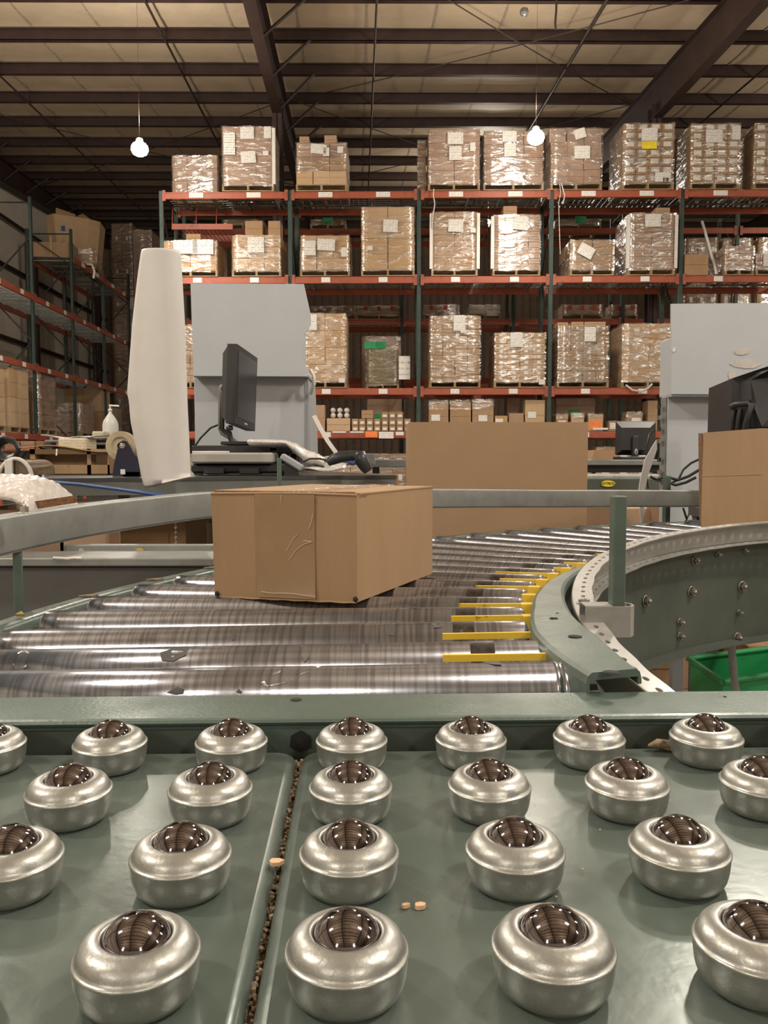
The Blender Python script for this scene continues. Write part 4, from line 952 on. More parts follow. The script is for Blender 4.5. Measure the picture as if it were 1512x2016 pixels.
mb = MB(); mb.bbox(p.x-.012, p.x+.012, p.y-.0115, p.y+.012, z1-.036, z1-.004, .003); mb.bbox(p.x-.034, p.x-.012, p.y-.008, p.y+.008, z1-.03, z1-.004, .002); obj('clamp_sleeve', mb, M_['galv_grey'], gi)
mb = MB(); mb.box(p.x-.038, p.x-.0085, p.y-.012, p.y+.012, z1-.0005, z1+.0008); obj('clamp_plate', mb, M_['galv'], gi)
b = qi(.863, 9.3, .0002); bolt(Vector((b.x, b.y, b.z-.001)), Vector((0, 0, 1)), .007, 'bolt', gi, .006)
b = A(48, 1012, 1.02); bolt(b, Vector((0, 0, 1)), .006, 'bolt', go, .012)

# ------------------------------------------------------------------ the box on the rollers
P0 = hitplane(703, 1186, 0); P1 = hitplane(423, 1174, 0); P2 = hitplane(851, 1129, 0); P3 = P1+P2-P0
def topof(P, py): # raise P up to image row py
    a = A(756, py, P.y); return Vector((P.x, P.y, a.z))
T0 = topof(P0, 975); T1 = topof(P1, 971.5); T2 = topof(P2, 960); T3 = T1+T2-T0
T1.x -= .003
bx = thing('cardboard_box', 'small taped brown cardboard box sitting on the conveyor rollers', 'box', (P0.x, P0.y, P0.z))
def bil(a, b, c, d, u, v): return a*(1-u)*(1-v)+b*u*(1-v)+c*u*v+d*(1-u)*v
mb = MB()
def face(a, b, c, d, nrm, bul=.0015, n=8): # outward-bulging panel
    mb.grid(lambda u, v: bil(a, b, c, d, u, v)+nrm*bul*(16*u*(1-u)*v*(1-v))**.7, n, n)
nf = (P1-P0).cross(Vector((0, 0, 1))).normalized(); nf = nf if nf.y < 0 else -nf
ns_ = (P2-P0).cross(Vector((0, 0, 1))).normalized(); ns_ = ns_ if ns_.x > 0 else -ns_
face(P1, P0, T0, T1, nf); face(P0, P2, T2, T0, ns_); face(P3, P1, T1, T3, -ns_); face(P2, P3, T3, T2, -nf)
mb.add([P0, P1, P3, P2], [(0, 1, 2, 3)])
body = obj('carton_body', mb, M_['card_near'], bx)
# top flaps: near minor gap shows dark corrugated edges
ctr = (T0+T1+T2+T3)/4; up = Vector((0, 0, 1))
e = (T1-T0).normalized(); g_ = (T2-T0).normalized(); LW = (T1-T0).length; LD = (T2-T0).length
def tp(u, v, z=0): return T0+e*(u*LW)+g_*(v*LD)+up*z
mb = MB(); mb.hexa([tp(0, .02, -.004), tp(1, .02, -.004), tp(1, 1, -.004), tp(0, 1, -.004)], [tp(0, .02, -.001), tp(1, .02, -.001), tp(1, 1, -.001), tp(0, 1, -.001)]); obj('inner_flap', mb, M_['corr'], bx)
for u0, u1, z0, z1 in ((-.004, .497, .0012, .0032), (.503, 1.004, .0012, .0042)):
    mb = MB(); b_ = [tp(u0, .03, z0-.001), tp(u1, .03, z0-.001), tp(u1, 1, z0-.001), tp(u0, 1, z0-.001)]; t_ = [tp(u0, .03, z1*.7), tp(u1, .03, z1), tp(u1, 1, z1), tp(u0, 1, z1*.7)]
    mb.hexa(b_, t_); obj('top_flap', mb, M_['card_near'], bx)
mb = MB(); mb.tube([tp(-.0, .0, .0), tp(.3, .0, .0012), tp(.6, 0, .001), tp(1, .0, 0)], .0016, 6); obj('folded_edge', mb, M_['card_near'], bx)
mb = MB(); mb.hexa([tp(.03, .028, .0), tp(.96, .028, .0), tp(.98, .004, .0), tp(.03, .004, .0)], [tp(.03, .028, .0038), tp(.96, .028, .0042), tp(.98, .006, .0036), tp(.03, .006, .003)]); obj('corrugated_edge', mb, M_['corr'], bx)
# tape over top and down the near face
def fp(u, v, o=.0022): # near face, u from right(T0) to left, v from top down
    return bil(T0, T1, P1, P0, u, v)+nf*o
mb = MB(); mb.grid(lambda u, v: fp(.27+u*.41, v*.985, .0023+.0007*16*u*(1-u)*v*(1-v)), 10, 12)
tapeo = obj('tape_strip', mb, M_['tape_clear'] if 'tape_clear' in M_ else M_['tape'], bx)
mb = MB(); mb.hexa([tp(.30, .0, .001), tp(.52, .0, .001), tp(.52, 1, .001), tp(.30, 1, .001)], [tp(.30, .0, .0048), tp(.52, .0, .0048), tp(.52, 1, .0048), tp(.30, 1, .0048)]); obj('tape_strip', mb, M_['plastic_clear'], bx)
def onface(px, py, o=.0035):
    a = A(px, py, 1)-Vector((0, 0, CAMZ)); n_ = nf; k = (T0-Vector((0, 0, CAMZ))).dot(n_)/a.dot(n_)
    return a*k+Vector((0, 0, CAMZ))+n_*o
for pts in ([(572, 1102), (585, 1083), (600, 1071), (616, 1066)], [(598, 1067), (601, 1064), (616, 1066)], [(610, 1042), (615, 1028), (619, 1011)], [(517, 1164), (540, 1167), (560, 1167), (580, 1168), (623, 1174)], [(556, 975), (556, 989)], [(566, 1085), (580, 1060), (590, 1050)]):
    mb = MB(); mb.tube([onface(*q) for q in pts], .00035, 5); obj('tape_crease', mb, M_['crease'], bx)
# bottom: torn flap edge and crushed corners
mb = MB(); mb.grid(lambda u, v: lerp(P1, P0, u)+nf*(.0006+.0006*v)+up*(.001-.0022*v+.0004*math.sin(u*40)), 24, 2); obj('bottom_flap_edge', mb, M_['card_near'], bx)
for q, s in ((P1, 1), (P0, -1)):
    mb = MB(); c = q+up*.004+nf*.0012+e*(-.005*s if s > 0 else .001); mb.lathe([(0, .001), (.004, .001), (.0035, 0)], 5, Matrix.Translation(c) @ nf.to_track_quat('Z', 'Y').to_matrix().to_4x4()); obj('corner_tear_shade', mb, M_['holeshade'], bx)  # small black discs paint the shade in the torn corners

# ------------------------------------------------------------------ big panel box behind, right-hand box
def plainbox(name, label, cat, c0, c1, depth, z0, z1, m, parts=True, rot=None):
    """front face from c0 to c1 (plan), extruded backwards"""
    d = (c1-c0); d.z = 0; L_ = d.length; d.normalize(); b = Vector((-d.y, d.x, 0))
    t = thing(name, label, cat, (c0.x, c0.y, z0)); q = [Vector((c0.x, c0.y, 0)), Vector((c1.x, c1.y, 0))]; q += [q[1]+b*depth, q[0]+b*depth]
    th = .004; mb = MB()
    for i in range(4):
        a_, b_ = q[i], q[(i+1) % 4]; c_ = (q[0]+q[2])/2; ia = a_+(c_-a_).normalized()*th*1.4; ib = b_+(c_-b_).normalized()*th*1.4
        mb.hexa([v+Vector((0, 0, z0)) for v in (a_, b_, ib, ia)], [v+Vector((0, 0, z1)) for v in (a_, b_, ib, ia)])
    mb.hexa([v+Vector((0, 0, z0)) for v in q], [v+Vector((0, 0, z0+th)) for v in q])
    obj('carton_body', mb, M_[m], t)
    ce = sum(q, Vector())/4; mb = MB(); mb.hexa([lerp(ce, v, .97)+Vector((0, 0, z1-.03)) for v in q], [lerp(ce, v, .97)+Vector((0, 0, z1-.026)) for v in q]); obj('top_flap', mb, M_[m], t)
    return t
c0 = A(805, 900, 2.62); c1 = A(1157, 900, 2.62)
plainbox('cardboard_box', 'tall plain brown cardboard box standing behind the outer guard rail', 'box', c0, c1, .38, 0.0, A(0, 831, 2.62).z, 'card_pan')
Pb = hitplane(1380, 1037, 0); 
b0 = Pb; b1 = Vector((A(1499, 900, 1.70).x, 1.70, 0)); d = (b1-b0); 
rb = thing('cardboard_box', 'square brown cardboard box on the conveyor at the right edge of the photo', 'box', (b0.x, b0.y, Pb.z-.004))
zb = Pb.z-.004; q0 = Vector((b0.x, b0.y, 0)); q1 = Vector((b1.x, b1.y, 0)); q2 = q1+Vector((.21, .17, 0)); q3 = q0+Vector((.21, .17, 0))
zt0 = A(0, 852, b0.y).z; zt1 = A(0, 843, b1.y).z
mb = MB()
mb.hexa([q+Vector((0, 0, zb)) for q in (q0, q1, q2, q3)], [q0+up*zt0, q1+up*zt1, q2+up*(zt1), q3+up*zt0]); obj('carton_body', mb, M_['card_near'], rb)
fn_ = (q1-q0).cross(up).normalized(); fn_ = fn_ if fn_.y < 0 else -fn_
def rf(px, py, o=.001):
    a = A(px, py, 1)-Vector((0, 0, CAMZ)); k = (q0-Vector((0, 0, CAMZ))).dot(fn_)/a.dot(fn_); return a*k+Vector((0, 0, CAMZ))+fn_*o
mb = MB(); mb.hexa([rf(1374, 853), rf(1382, 853), rf(1382, 1036), rf(1376, 1036)], [rf(1374, 853, .003), rf(1382, 853, .003), rf(1382, 1036, .003), rf(1376, 1036, .003)]); obj('corrugated_edge', mb, M_['corr'], rb)
mb = MB(); mb.tube([rf(1498, 868, .002), rf(1497, 890, .002), rf(1496, 935, .002)], .0012, 5); obj('slot', mb, M_['corr'], rb)
mb = MB(); mb.tube([rf(1382, 938, .0), rf(1440, 936, .0), rf(1500, 934, .0)], .0012, 5); obj('fold_crease', mb, M_['card_near'], rb)
# ------------------------------------------------------------------ packing desk at left and what stands on it
DH = .07; DZ = CAMZ-DH
dl = onh(90, 942, DH); dr = onh(781, 935.5, DH); dd_ = (dr-dl).normalized(); dn = Vector((-dd_.y, dd_.x, 0)); DL = (dr-dl).length
dk = thing('packing_desk', 'long dark grey metal packing desk behind the box, with monitor and scanner', 'desk', (dl.x, dl.y, 0))
def dp(a, b, z): return Vector((dl.x, dl.y, 0))+dd_*a+dn*b+Vector((0, 0, z))
def dbox(mb, a0, a1, b0, b1, z0, z1):
    mb.hexa([dp(a0, b0, z0), dp(a1, b0, z0), dp(a1, b1, z0), dp(a0, b1, z0)], [dp(a0, b0, z1), dp(a1, b0, z1), dp(a1, b1, z1), dp(a0, b1, z1)])
mb = MB(); dbox(mb, 0, DL, 0, .74, DZ-.012, DZ); obj('desk_top', mb, M_['desk'], dk)
mb = MB(); dbox(mb, .45, DL, .7405, 1.32, DZ-.012, DZ); obj('desk_extension', mb, M_['desk'], dk)
mb = MB(); dbox(mb, .0, DL, .004, .03, DZ-.058, DZ-.012); obj('front_apron', mb, M_['desk_l'], dk)
mb = MB(); dbox(mb, -.012, .0, -.004, .74, DZ-.062, DZ+.003); obj('end_cap', mb, M_['black'], dk)
mb = MB(); dbox(mb, DL, DL+.012, .01, .9, DZ-.06, DZ+.001); obj('end_board', mb, M_['card'], dk)
for a in (.05, DL-.08):
    for b in (.08, .66):
        mb = MB(); dbox(mb, a-.025, a+.025, b-.025, b+.025, 0, DZ-.012); obj('leg', mb, M_['desk'], dk)
mb = MB(); dbox(mb, .03, DL-.05, .1, .7, .50, .52); obj('lower_shelf', mb, M_['desk_l'], dk)
mb = MB(); dbox(mb, .03, DL, .012, .03, DZ-.13, DZ-.07); obj('modesty_panel', mb, M_['bedgrey'], dk)
for a, b, w_, h_, lab, m in ((.33, .2, .3, .26, 'brown carton with rolled edges on the shelf under the desk, left', 'card'), (.72, .25, .22, .22, 'dark carton in the middle of the shelf under the desk', 'card_dark'), (.98, .2, .24, .3, 'carton with pale tape stripes on the shelf under the desk, beside the near box', 'card')):
    q = dp(a, b, .52); t = thing('carton', lab, 'carton', (q.x, q.y, q.z), math.atan2(dd_.y, dd_.x)); obj('box', carton_mesh(w_, .3, h_, m, m), None, t, loc=(0, 0, 0))
# blue hose along the desk front
mb = MB(); mb.tube([A(86, 938, 2.66), A(85, 946, 2.62), A(95, 949, 2.6), A(150, 953, 2.6), A(230, 963, 2.55), (A(320, 976, 2.5)), A(345, 985, 2.5)], .0055, 8); tag(obj('blue_hose', mb, M_['blue']), 'thin blue hose running along the front of the grey desk', 'hose')
# foam sheet tube
FT = [(490, 277, 356), (520, 272, 358), (560, 266, 361), (640, 256, 366), (775, 245, 371), (790, 249, 371), (830, 252, 373), (880, 263, 375), (915, 270, 376), (945, 276, 377), (965, 283, 377)]
YFt = 2.6
def ft(u, v):
    y = 490+475*v; xl = interp([(a, b) for a, b, c in FT], y); xr = interp([(a, c) for a, b, c in FT], y)
    c = (xl+xr)/2; a = (xr-xl)/2; th = math.radians(205+u*400); k = 1-.13*u
    px = c+a*k*math.cos(th); dy = -.075*k*math.sin(th)*-1
    yb = 962-(px-283)*.27 if v > .9 else None
    yy = y
    lim = 962-max(0, px-283)*.27
    if y > lim: yy = lim
    top = 494+5*math.sin(th)+max(0, .14-u)*420
    if yy < top: yy = top
    P = A(px, yy, YFt); P.y += -.075*k*math.sin(th); return P
mb = MB(); mb.grid(ft, 72, 40); me = mb; o = obj('foam_sheet', mb, M_['paperroll']); tag(o, 'tall curled white foam sheet standing at the left desk edge', 'foam sheet')
md = o.modifiers.new('thick', 'SOLIDIFY'); md.thickness = .003
# grey cabinet left
def px_prism(poly, Y, th, mb=None, mi=0):
    mb = mb or MB(); f = [A(x, y, Y) for x, y in poly]; b = [v+Vector((0, th, 0)) for v in f]; mb.hexa(f, b, mi); return mb
def px_box(x0, x1, y0, y1, Y, depth, bev=.004, mb=None):
    a = A(x0, y1, Y); b = A(x1, y0, Y); mb = mb or MB(); mb.bbox(a.x, b.x, Y, Y+depth, a.z, b.z, bev); return mb
cb = thing('grey_cabinet', 'grey enamel machine cabinet with notched right edge behind the left monitor', 'cabinet', (A(490, 880, 3.75).x, 3.75, DZ))
mb = px_prism([(375, 558), (598, 559), (605, 590), (611, 617), (612, 636), (606, 650), (599, 658), (597, 690), (594, 706), (597, 716), (608, 728), (606, 741), (381, 740)], 3.66, .012); obj('front_panel', mb, M_['grey'], cb)
mb = px_box(384, 604, 735, 893, 3.75, .42); obj('cabinet_body', mb, M_['grey'], cb)
mb = px_box(380, 606, 735, 741.5, 3.675, .45, .002); obj('lower_lip', mb, M_['grey2'], cb)
mb = px_box(381, 586, 566, 737, 3.70, .38, .005); obj('hood', mb, M_['grey'], cb)
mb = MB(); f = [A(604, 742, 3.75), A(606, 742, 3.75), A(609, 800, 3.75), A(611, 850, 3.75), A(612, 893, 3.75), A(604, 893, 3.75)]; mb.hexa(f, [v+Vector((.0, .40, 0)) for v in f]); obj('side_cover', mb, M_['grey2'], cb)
mb = MB(); mb.tube([A(611, 728, 3.7), A(618, 740, 3.68), A(617, 760, 3.7), A(612, 775, 3.75)], .008, 6); obj('edge_trim', mb, M_['white'], cb)
mb = MB(); mb.tube([A(601.5, 745, 3.747), A(601.5, 890, 3.747)], .0022, 4); obj('panel_seam', mb, M_['grey2'], cb)
mb = MB(); a = A(490, 893, 3.75); mb.box(a.x-.22, a.x+.22, 3.8, 4.1, DZ, a.z+.01); obj('foot', mb, M_['black'], cb)
# monitor
mo = thing('monitor', 'black flat monitor on a tube stand turned right before the grey cabinet', 'monitor', (A(468, 875, 3.3).x, 3.3, DZ))
n0 = [A(463, 833, 3.16), A(467, 677, 3.16)]; n1 = [A(502, 849, 3.44), A(507, 705, 3.44)]
hor = (n1[0]-n0[0]).normalized(); ver = (n0[1]-n0[0]).normalized(); nrm = hor.cross(ver).normalized()
if nrm.x < 0: nrm = -nrm
def mp_(u, v, o=0): return bil(n0[0], n1[0], n1[1], n0[1], u, v)+nrm*o
mb = MB(); mb.hexa([mp_(0, 0, -.038), mp_(1, 0, -.038), mp_(1, 1, -.038), mp_(0, 1, -.038)], [mp_(0, 0), mp_(1, 0), mp_(1, 1), mp_(0, 1)])
mb.hexa([mp_(.12, .1, -.066), mp_(.88, .1, -.066), mp_(.88, .9, -.066), mp_(.12, .9, -.066)], [mp_(0.02, .02, -.038), mp_(.98, .02, -.038), mp_(.98, .98, -.038), mp_(.02, .98, -.038)]); obj('housing', mb, M_['black'], mo)
mb = MB(); mb.hexa([mp_(.06, .09, .0004), mp_(.94, .09, .0004), mp_(.94, .93, .0004), mp_(.06, .93, .0004)], [mp_(.06, .09, .0012), mp_(.94, .09, .0012), mp_(.94, .93, .0012), mp_(.06, .93, .0012)]); obj('screen', mb, M_['screen'], mo)
mb = MB(); mb.hexa([mp_(.44, .035, .0004), mp_(.58, .035, .0004), mp_(.58, .055, .0004), mp_(.44, .055, .0004)], [mp_(.44, .035, .0012), mp_(.58, .035, .0012), mp_(.58, .055, .0012), mp_(.44, .055, .0012)]); obj('badge', mb, M_['grey'], mo)
mb = MB()
for dy in (0, .05): mb.tube([A(446, 755, 3.3+dy), A(436, 762, 3.3+dy), A(433.5, 775, 3.3+dy), A(433.5, 845, 3.3+dy), A(437, 853, 3.3+dy), A(472, 874, 3.3+dy)], .0085, 8)
obj('stand', mb, M_['desk_l'], mo)
mb = MB(); mb.tube([A(444, 770, 3.28), A(438, 772, 3.28), A(437, 845, 3.28), A(452, 852, 3.28), A(456, 872, 3.28)], .010, 8); obj('stand_neck', mb, M_['black'], mo)
mb = px_box(434, 512, 869, 876, 3.22, .25, .003); obj('stand_foot', mb, M_['black'], mo)
mb = MB(); mb.lathe([(0, -.01), (.012, -.008), (.014, 0), (.012, .01), (0, .012)], 10, Matrix.Translation(A(452, 843, 3.2))); obj('knob', mb, M_['black'], mo)
mb = MB(); mb.tube([A(438, 833, 3.35), A(415, 842, 3.4), A(395, 862, 3.4), A(384, 878, 3.4)], .0045, 6); obj('cable', mb, M_['black'], mo)
z1 = A(0, 876, 3.25).z
t = thing('computer_case', 'flat black computer case lying under the monitor', 'computer', (A(470, 880, 3.25).x, 3.25, DZ))
mb = px_box(377, 577, 877, 893, 3.2, .35, .004); obj('case', mb, M_['black'], t)
mb = MB(); a = A(377, 893, 3.2); b = A(577, 893, 3.2)
for x in (a.x+.02, b.x-.03):
    for y in (3.23, 3.5): mb = MB(); mb.box(x-.015, x+.015, y-.015, y+.015, DZ, a.z+.002); obj('riser_foot', mb, M_['black'], t); mb = px_box(531, 544, 881, 888, 3.195, .006, .001); obj('badge', mb, M_['grey2'], t)
t = thing('parcel_scale', 'low parcel scale with pale grey tray and black base in front of the computer case', 'scale', (A(460, 920, 3.02).x, 3.02, DZ))
mb = px_box(376, 537, 891, 912, 3.02, .16, .006); obj('tray', mb, M_['tray'], t)
mb = px_box(376, 560, 913, 932, 3.05, .14, .008); obj('base', mb, M_['black'], t)
for x in (420, 490): mb = px_box(x-20, x+20, 921, 934, 3.03, .1, .004); obj('foot', mb, M_['black'], t)
mb = px_box(378, 447, 888, 891, 3.06, .05, .001); obj('paper_slip', mb, M_['white'], t)
mb = MB(); p_ = A(575, 910, 3.0); mb.bbox(-.045, .045, -.02, .02, -.012, .012, .005, M=Matrix.Translation(p_) @ Matrix.Rotation(.55, 4, 'Y')); obj('display_head', mb, M_['grey2'], t)
mb = MB(); mb.box(p_.x-.03, p_.x+.02, 3.0, 3.03, DZ, p_.z-.005); obj('display_foot', mb, M_['black'], t)
def bagpt(u, v):
    cx_ = interp([(0, 493), (.35, 560), (.6, 590), (.8, 615), (1, 641)], u); top = interp([(0, 864), (.35, 866), (.55, 873), (.75, 888), (.9, 893), (1, 902)], u); bot = interp([(0, 877), (.4, 878), (.55, 895), (.7, 912), (1, 922)], u)
    a = 2*math.pi*v; r1 = random.Random(int(u*40)*97+int(v*17)); P = A(cx_, (top+bot)/2, 3.12); h = (bot-top)/2*3.12/FPX
    return P+Vector((r1.uniform(-.004, .004), math.cos(a)*.07, math.sin(a)*h*r1.uniform(.85, 1.1)))
mb = MB(); mb.grid(bagpt, 30, 16); tag(obj('plastic_bag', mb, M_['plasticbag']), 'crumpled clear plastic bag draped off the computer case beside the scanner', 'plastic bag')
mb = MB(); rr = random.Random(4); mb.grid(lambda u, v: A(570+u*110, 915+v*10, 3.1)+Vector((0, (.5-v)*.15, math.sin(u*9+v*5)*.006)), 14, 4); o = obj('cloth', mb, M_['plasticbag']); tag(o, 'rumpled light plastic sheet lying on the desk under the scanner cord', 'plastic sheet'); o.modifiers.new('s', 'SOLIDIFY').thickness = .002
sc = thing('barcode_scanner', 'dark handheld barcode scanner lying on its side on the desk', 'scanner', (A(700, 928, 2.98).x, 2.98, DZ))
mb = MB(); mb.tube([A(645, 912, 3.0), A(655, 905, 3.0), A(672, 899, 3.0), A(690, 897, 3.0), A(705, 897, 3.0)], [.012, .02, .021, .02, .019], 12); obj('handle', mb, M_['desk_b'], sc)
mb = MB(); mb.tube([A(704, 890, 2.98), A(706, 894, 2.98), A(712, 905, 2.98), A(720, 918, 2.98), A(726, 928, 2.98)], [.008, .024, .026, .024, .018], 14); obj('head', mb, M_['desk_b'], sc)
mb = MB(); mb.tube([A(688, 909, 2.97), A(694, 914, 2.97), A(699, 910, 2.97)], .006, 8); obj('trigger', mb, M_['blue_b'], sc)
mb = MB(); mb.tube([A(648, 908, 3.0), A(630, 903, 3.0), A(610, 903, 3.0), A(590, 912, 3.02)], .0035, 6); obj('cord', mb, M_['black'], sc)
mb = MB(); pts = [(618, 818), (632, 845), (645, 868), (655, 882), (661, 890), (660, 894), (652, 898), (636, 900)]; ps = [A(x, y, 3.3) for x, y in pts]
for i in range(len(ps)-1):
    w0 = Vector((.008, 0, .003)); mb.hexa([ps[i]-w0, ps[i]+w0, ps[i]+w0+Vector((0, .002, 0)), ps[i]-w0+Vector((0, .002, 0))], [ps[i+1]-w0, ps[i+1]+w0, ps[i+1]+w0+Vector((0, .002, 0)), ps[i+1]-w0+Vector((0, .002, 0))])
tag(obj('strap', mb, M_['white']), 'white plastic strap curling down from the grey cabinet side to the desk', 'strap')
# second low desk surface behind the scanner
t = thing('packing_desk', 'grey work table with clutter just behind the scanner and left of the brown panel', 'desk', (A(770, 915, 4.6).x, 4.6, 0))
mb = px_box(735, 850, 905, 920, 4.6, .7, .004); obj('desk_top', mb, M_['desk_l'], t)
for x in (740, 845): a = A(x, 900, 4.7); mb = MB(); mb.box(a.x-.02, a.x+.02, 4.7, 4.74, 0, A(0, 920, 4.6).z); obj('leg', mb, M_['desk'], t)
mb = px_box(664, 738, 893, 916, 4.4, .3, .004); tag(obj('grey_tray', mb, M_['desk_l']), 'blue grey metal tray edge right behind the scanner head', 'tray')
t_ = A(735, 906, 4.65)
# tape dispenser
tdp = thing('tape_dispenser', 'navy tape dispenser with a large beige tape wheel left of the foam sheet', 'tape dispenser', (A(247, 935, 2.92).x, 2.92, DZ))
MX = Matrix.Translation(A(240, 878, 2.95)) @ Matrix.Rotation(math.pi/2, 4, 'X')
mb = MB(); mb.lathe([(.012, -.014), (.030, -.014), (.032, -.018), (.051, -.018), (.052, .018), (.032, .018), (.030, .014), (.012, .014)], 40, MX, 0, False); obj('tape_roll', mb, M_['beige'], tdp)
mb = MB(); mb.lathe([(.037, -.0186), (.0385, -.0186), (.0385, -.018)], 40, MX); obj('wheel_ring', mb, M_['pallet'], tdp)
zb_ = DZ
mb = px_prism([(221, 937), (224, 915), (231, 886), (236, 871), (242, 867), (249, 869), (256, 880), (262, 893), (273, 903), (275, 937)], 2.895, .012)
mb = px_prism([(221, 937), (224, 915), (231, 886), (236, 871), (242, 867), (249, 869), (256, 880), (262, 893), (273, 903), (275, 937)], 2.99, .012, mb); mb.bbox(A(222, 0, 2.9).x, A(290, 0, 2.9).x, 2.895, 3.0, DZ, DZ+.02, .003); obj('stand', mb, M_['navy'], tdp)
bolt(A(241, 878, 2.894), Vector((0, -1, 0)), .008, 'bolt', tdp, .004)
mb = px_box(237, 246, 924, 934, 2.89, .004, .0005); obj('sticker', mb, M_['white'], tdp)
# jug with pump
jg = thing('pump_jug', 'translucent white jug with a pump top on the back desk, left of the foam sheet', 'jug', (A(218, 862, 3.7).x, 3.7, A(218, 866, 3.7).z))
s_ = 3.7/FPX
mb = MB(); mb.lathe([(0, 0), (14.5*s_, 0), (15*s_, 2*s_), (15*s_, 30*s_), (13*s_, 37*s_), (6*s_, 48*s_), (3*s_, 52*s_), (3*s_, 57*s_), (0, 57*s_)], 24); obj('bottle', mb, M_['jug'], jg, world=False)
mb = MB(); mb.tube([(0, 0, 56*s_), (0, 0, 65*s_), (0, 0, 66*s_)], .003, 6); mb.tube([(-.004, 0, 67*s_), (.04, 0, 66*s_)], .004, 6); mb.lathe([(0, 56*s_), (4*s_, 56*s_), (4*s_, 60*s_), (0, 60*s_)], 12); obj('pump', mb, M_['white'], jg, world=False)
# back table carrying left clutter
bt = thing('work_table', 'low cluttered work table behind the left end of the grey desk', 'table', (A(120, 900, 3.9).x, 3.9, 0))
mb = px_box(88, 250, 866, 871, 3.55, .7, .003); obj('table_top', mb, M_['desk_l'], bt)
for x in (95, 240): a = A(x, 900, 3.6); mb = MB(); mb.box(a.x-.02, a.x+.02, 3.6, 3.64, 0, A(0, 871, 3.55).z); obj('leg', mb, M_['desk'], bt)
mb = px_box(114, 170, 862, 888, 3.3, .12, .006); tag(obj('envelope_box', mb, M_['cream']), 'cream printed packet lying on the brown carton at left', 'packet')
mb = px_box(181, 205, 849, 864, 3.6, .1, .005); tag(obj('note_pad', mb, M_['cream']), 'small cream pad next to the pump jug', 'note pad')
for (x0, y0, x1, y1, lab, tl) in ((96, 851, 200, 862, 'grey loose sheets lying over the cream packet', .2), (90, 868, 118, 890, 'white paper corner folded over the left carton rim', -.4)):
    mb = MB(); a = A(x0, y1, 3.4); b = A(x1, y0, 3.4); mb.grid(lambda u, v: Vector((lerp(a.x, b.x, u), 3.32+v*.25, lerp(b.z, a.z, .5+.5*math.sin(u*3+v))))+Vector((0, 0, .004*math.sin(u*12))), 10, 3); o = obj('loose_sheet', mb, M_['grey' if tl > 0 else 'white']); tag(o, lab, 'paper'); o.modifiers.new('s', 'SOLIDIFY').thickness = .003
# open brown carton left
ob = thing('open_carton', 'open brown carton with a shaded window front, left of the tape dispenser', 'carton', (A(140, 935, 3.22).x, 3.22, A(140, 938, 3.22).z))
a = A(60, 938, 3.22); b = A(214, 884, 3.22); mb = MB(); W_ = b.x-a.x
mb.box(a.x, a.x+.02, 3.22, 3.6, a.z, b.z); mb.box(b.x-.006, b.x, 3.22, 3.6, a.z, b.z); mb.box(a.x, b.x, 3.59, 3.6, a.z, b.z); mb.box(a.x, b.x, 3.22, 3.6, a.z, a.z+.01)
mb.box(a.x, b.x, 3.22, 3.226, a.z, a.z+.045); mb.box(b.x-.085, b.x-.07, 3.22, 3.226, a.z, b.z); mb.box(a.x, b.x, 3.22, 3.226, b.z-.02, b.z); obj('box', mb, M_['card_near'], ob)
mb = MB(); mb.box(a.x+.02, b.x-.08, 3.3, 3.304, a.z, b.z-.01); obj('inner_flap', mb, M_['card'], ob)
mb = MB(); mb.grid(lambda u, v: Vector((lerp(a.x-.03, b.x+.01, u), 3.2+v*.3, b.z+.003+.012*math.sin(u*5+v*2))), 12, 4); o = obj('lid_flap', mb, M_['card'], ob); o.modifiers.new('s', 'SOLIDIFY').thickness = .004
mb = MB(); mb.tube([A(112, 884, 3.2), A(111, 897, 3.19)], .003, 6); obj('string', mb, M_['white'], ob)
# translucent round case with white band, headset-like dark coil
t = thing('clear_case', 'round-topped clear brown case with a wide white band at the left edge', 'case', (A(30, 935, 2.9).x, 2.9, A(30, 938, 2.9).z))
def dome(u, v):
    th = math.pi*u; px = 30-33*math.cos(th); py = 936-32*math.sin(th)**.6; P = A(px, py, 2.85); P.y += v*.2; return P
mb = MB(); mb.grid(dome, 20, 4); mb.add([dome(i/20, 0) for i in range(21)], [tuple(range(21))]); obj('case_shell', mb, M_['beige_clear'], t)
mb = MB(); mb.tube([A(-3+66*i/12, 936-33*math.sin(math.pi*i/12)**.6, 2.845) for i in range(13)], .007, 8); obj('rim', mb, M_['white'], t)
mb = px_box(9, 24, 905, 936, 2.835, .01, .002); obj('white_band', mb, M_['white'], t)
mb = MB(); c_ = A(8, 884, 2.93)
for k in range(5): mb.tube([c_+Vector((.05*math.cos(a_/8*2*math.pi)*(1-.06*k), .01*k, .042*math.sin(a_/8*2*math.pi)*(1-.08*k))) for a_ in range(9)], .008, 6)
tag(obj('cable_coil', mb, M_['black']), 'coiled black cable at the left edge above the clear case', 'cable')
mb = MB(); mb.box(c_.x-.06, c_.x+.07, 2.89, 2.97, .921, c_.z-.046); tag(obj('flat_carton', mb, M_['card_dark']), 'dark flat carton below the coiled cable at the left edge', 'carton')
lt = thing('side_table', 'low side table at the left edge under the clear case, mostly hidden', 'table', (A(20, 0, 2.9).x, 2.9, 0))
mb = MB(); x0_ = A(-110, 0, 2.8).x; x1_ = -1.215; mb.box(x0_, x1_, 2.78, 2.97, .90, .92); obj('table_top', mb, M_['desk'], lt)
for x in (x0_+.03, x1_-.03):
    for y in (2.81, 2.94): mb = MB(); mb.box(x-.015, x+.015, y-.015, y+.015, 0, .9); obj('leg', mb, M_['desk'], lt)
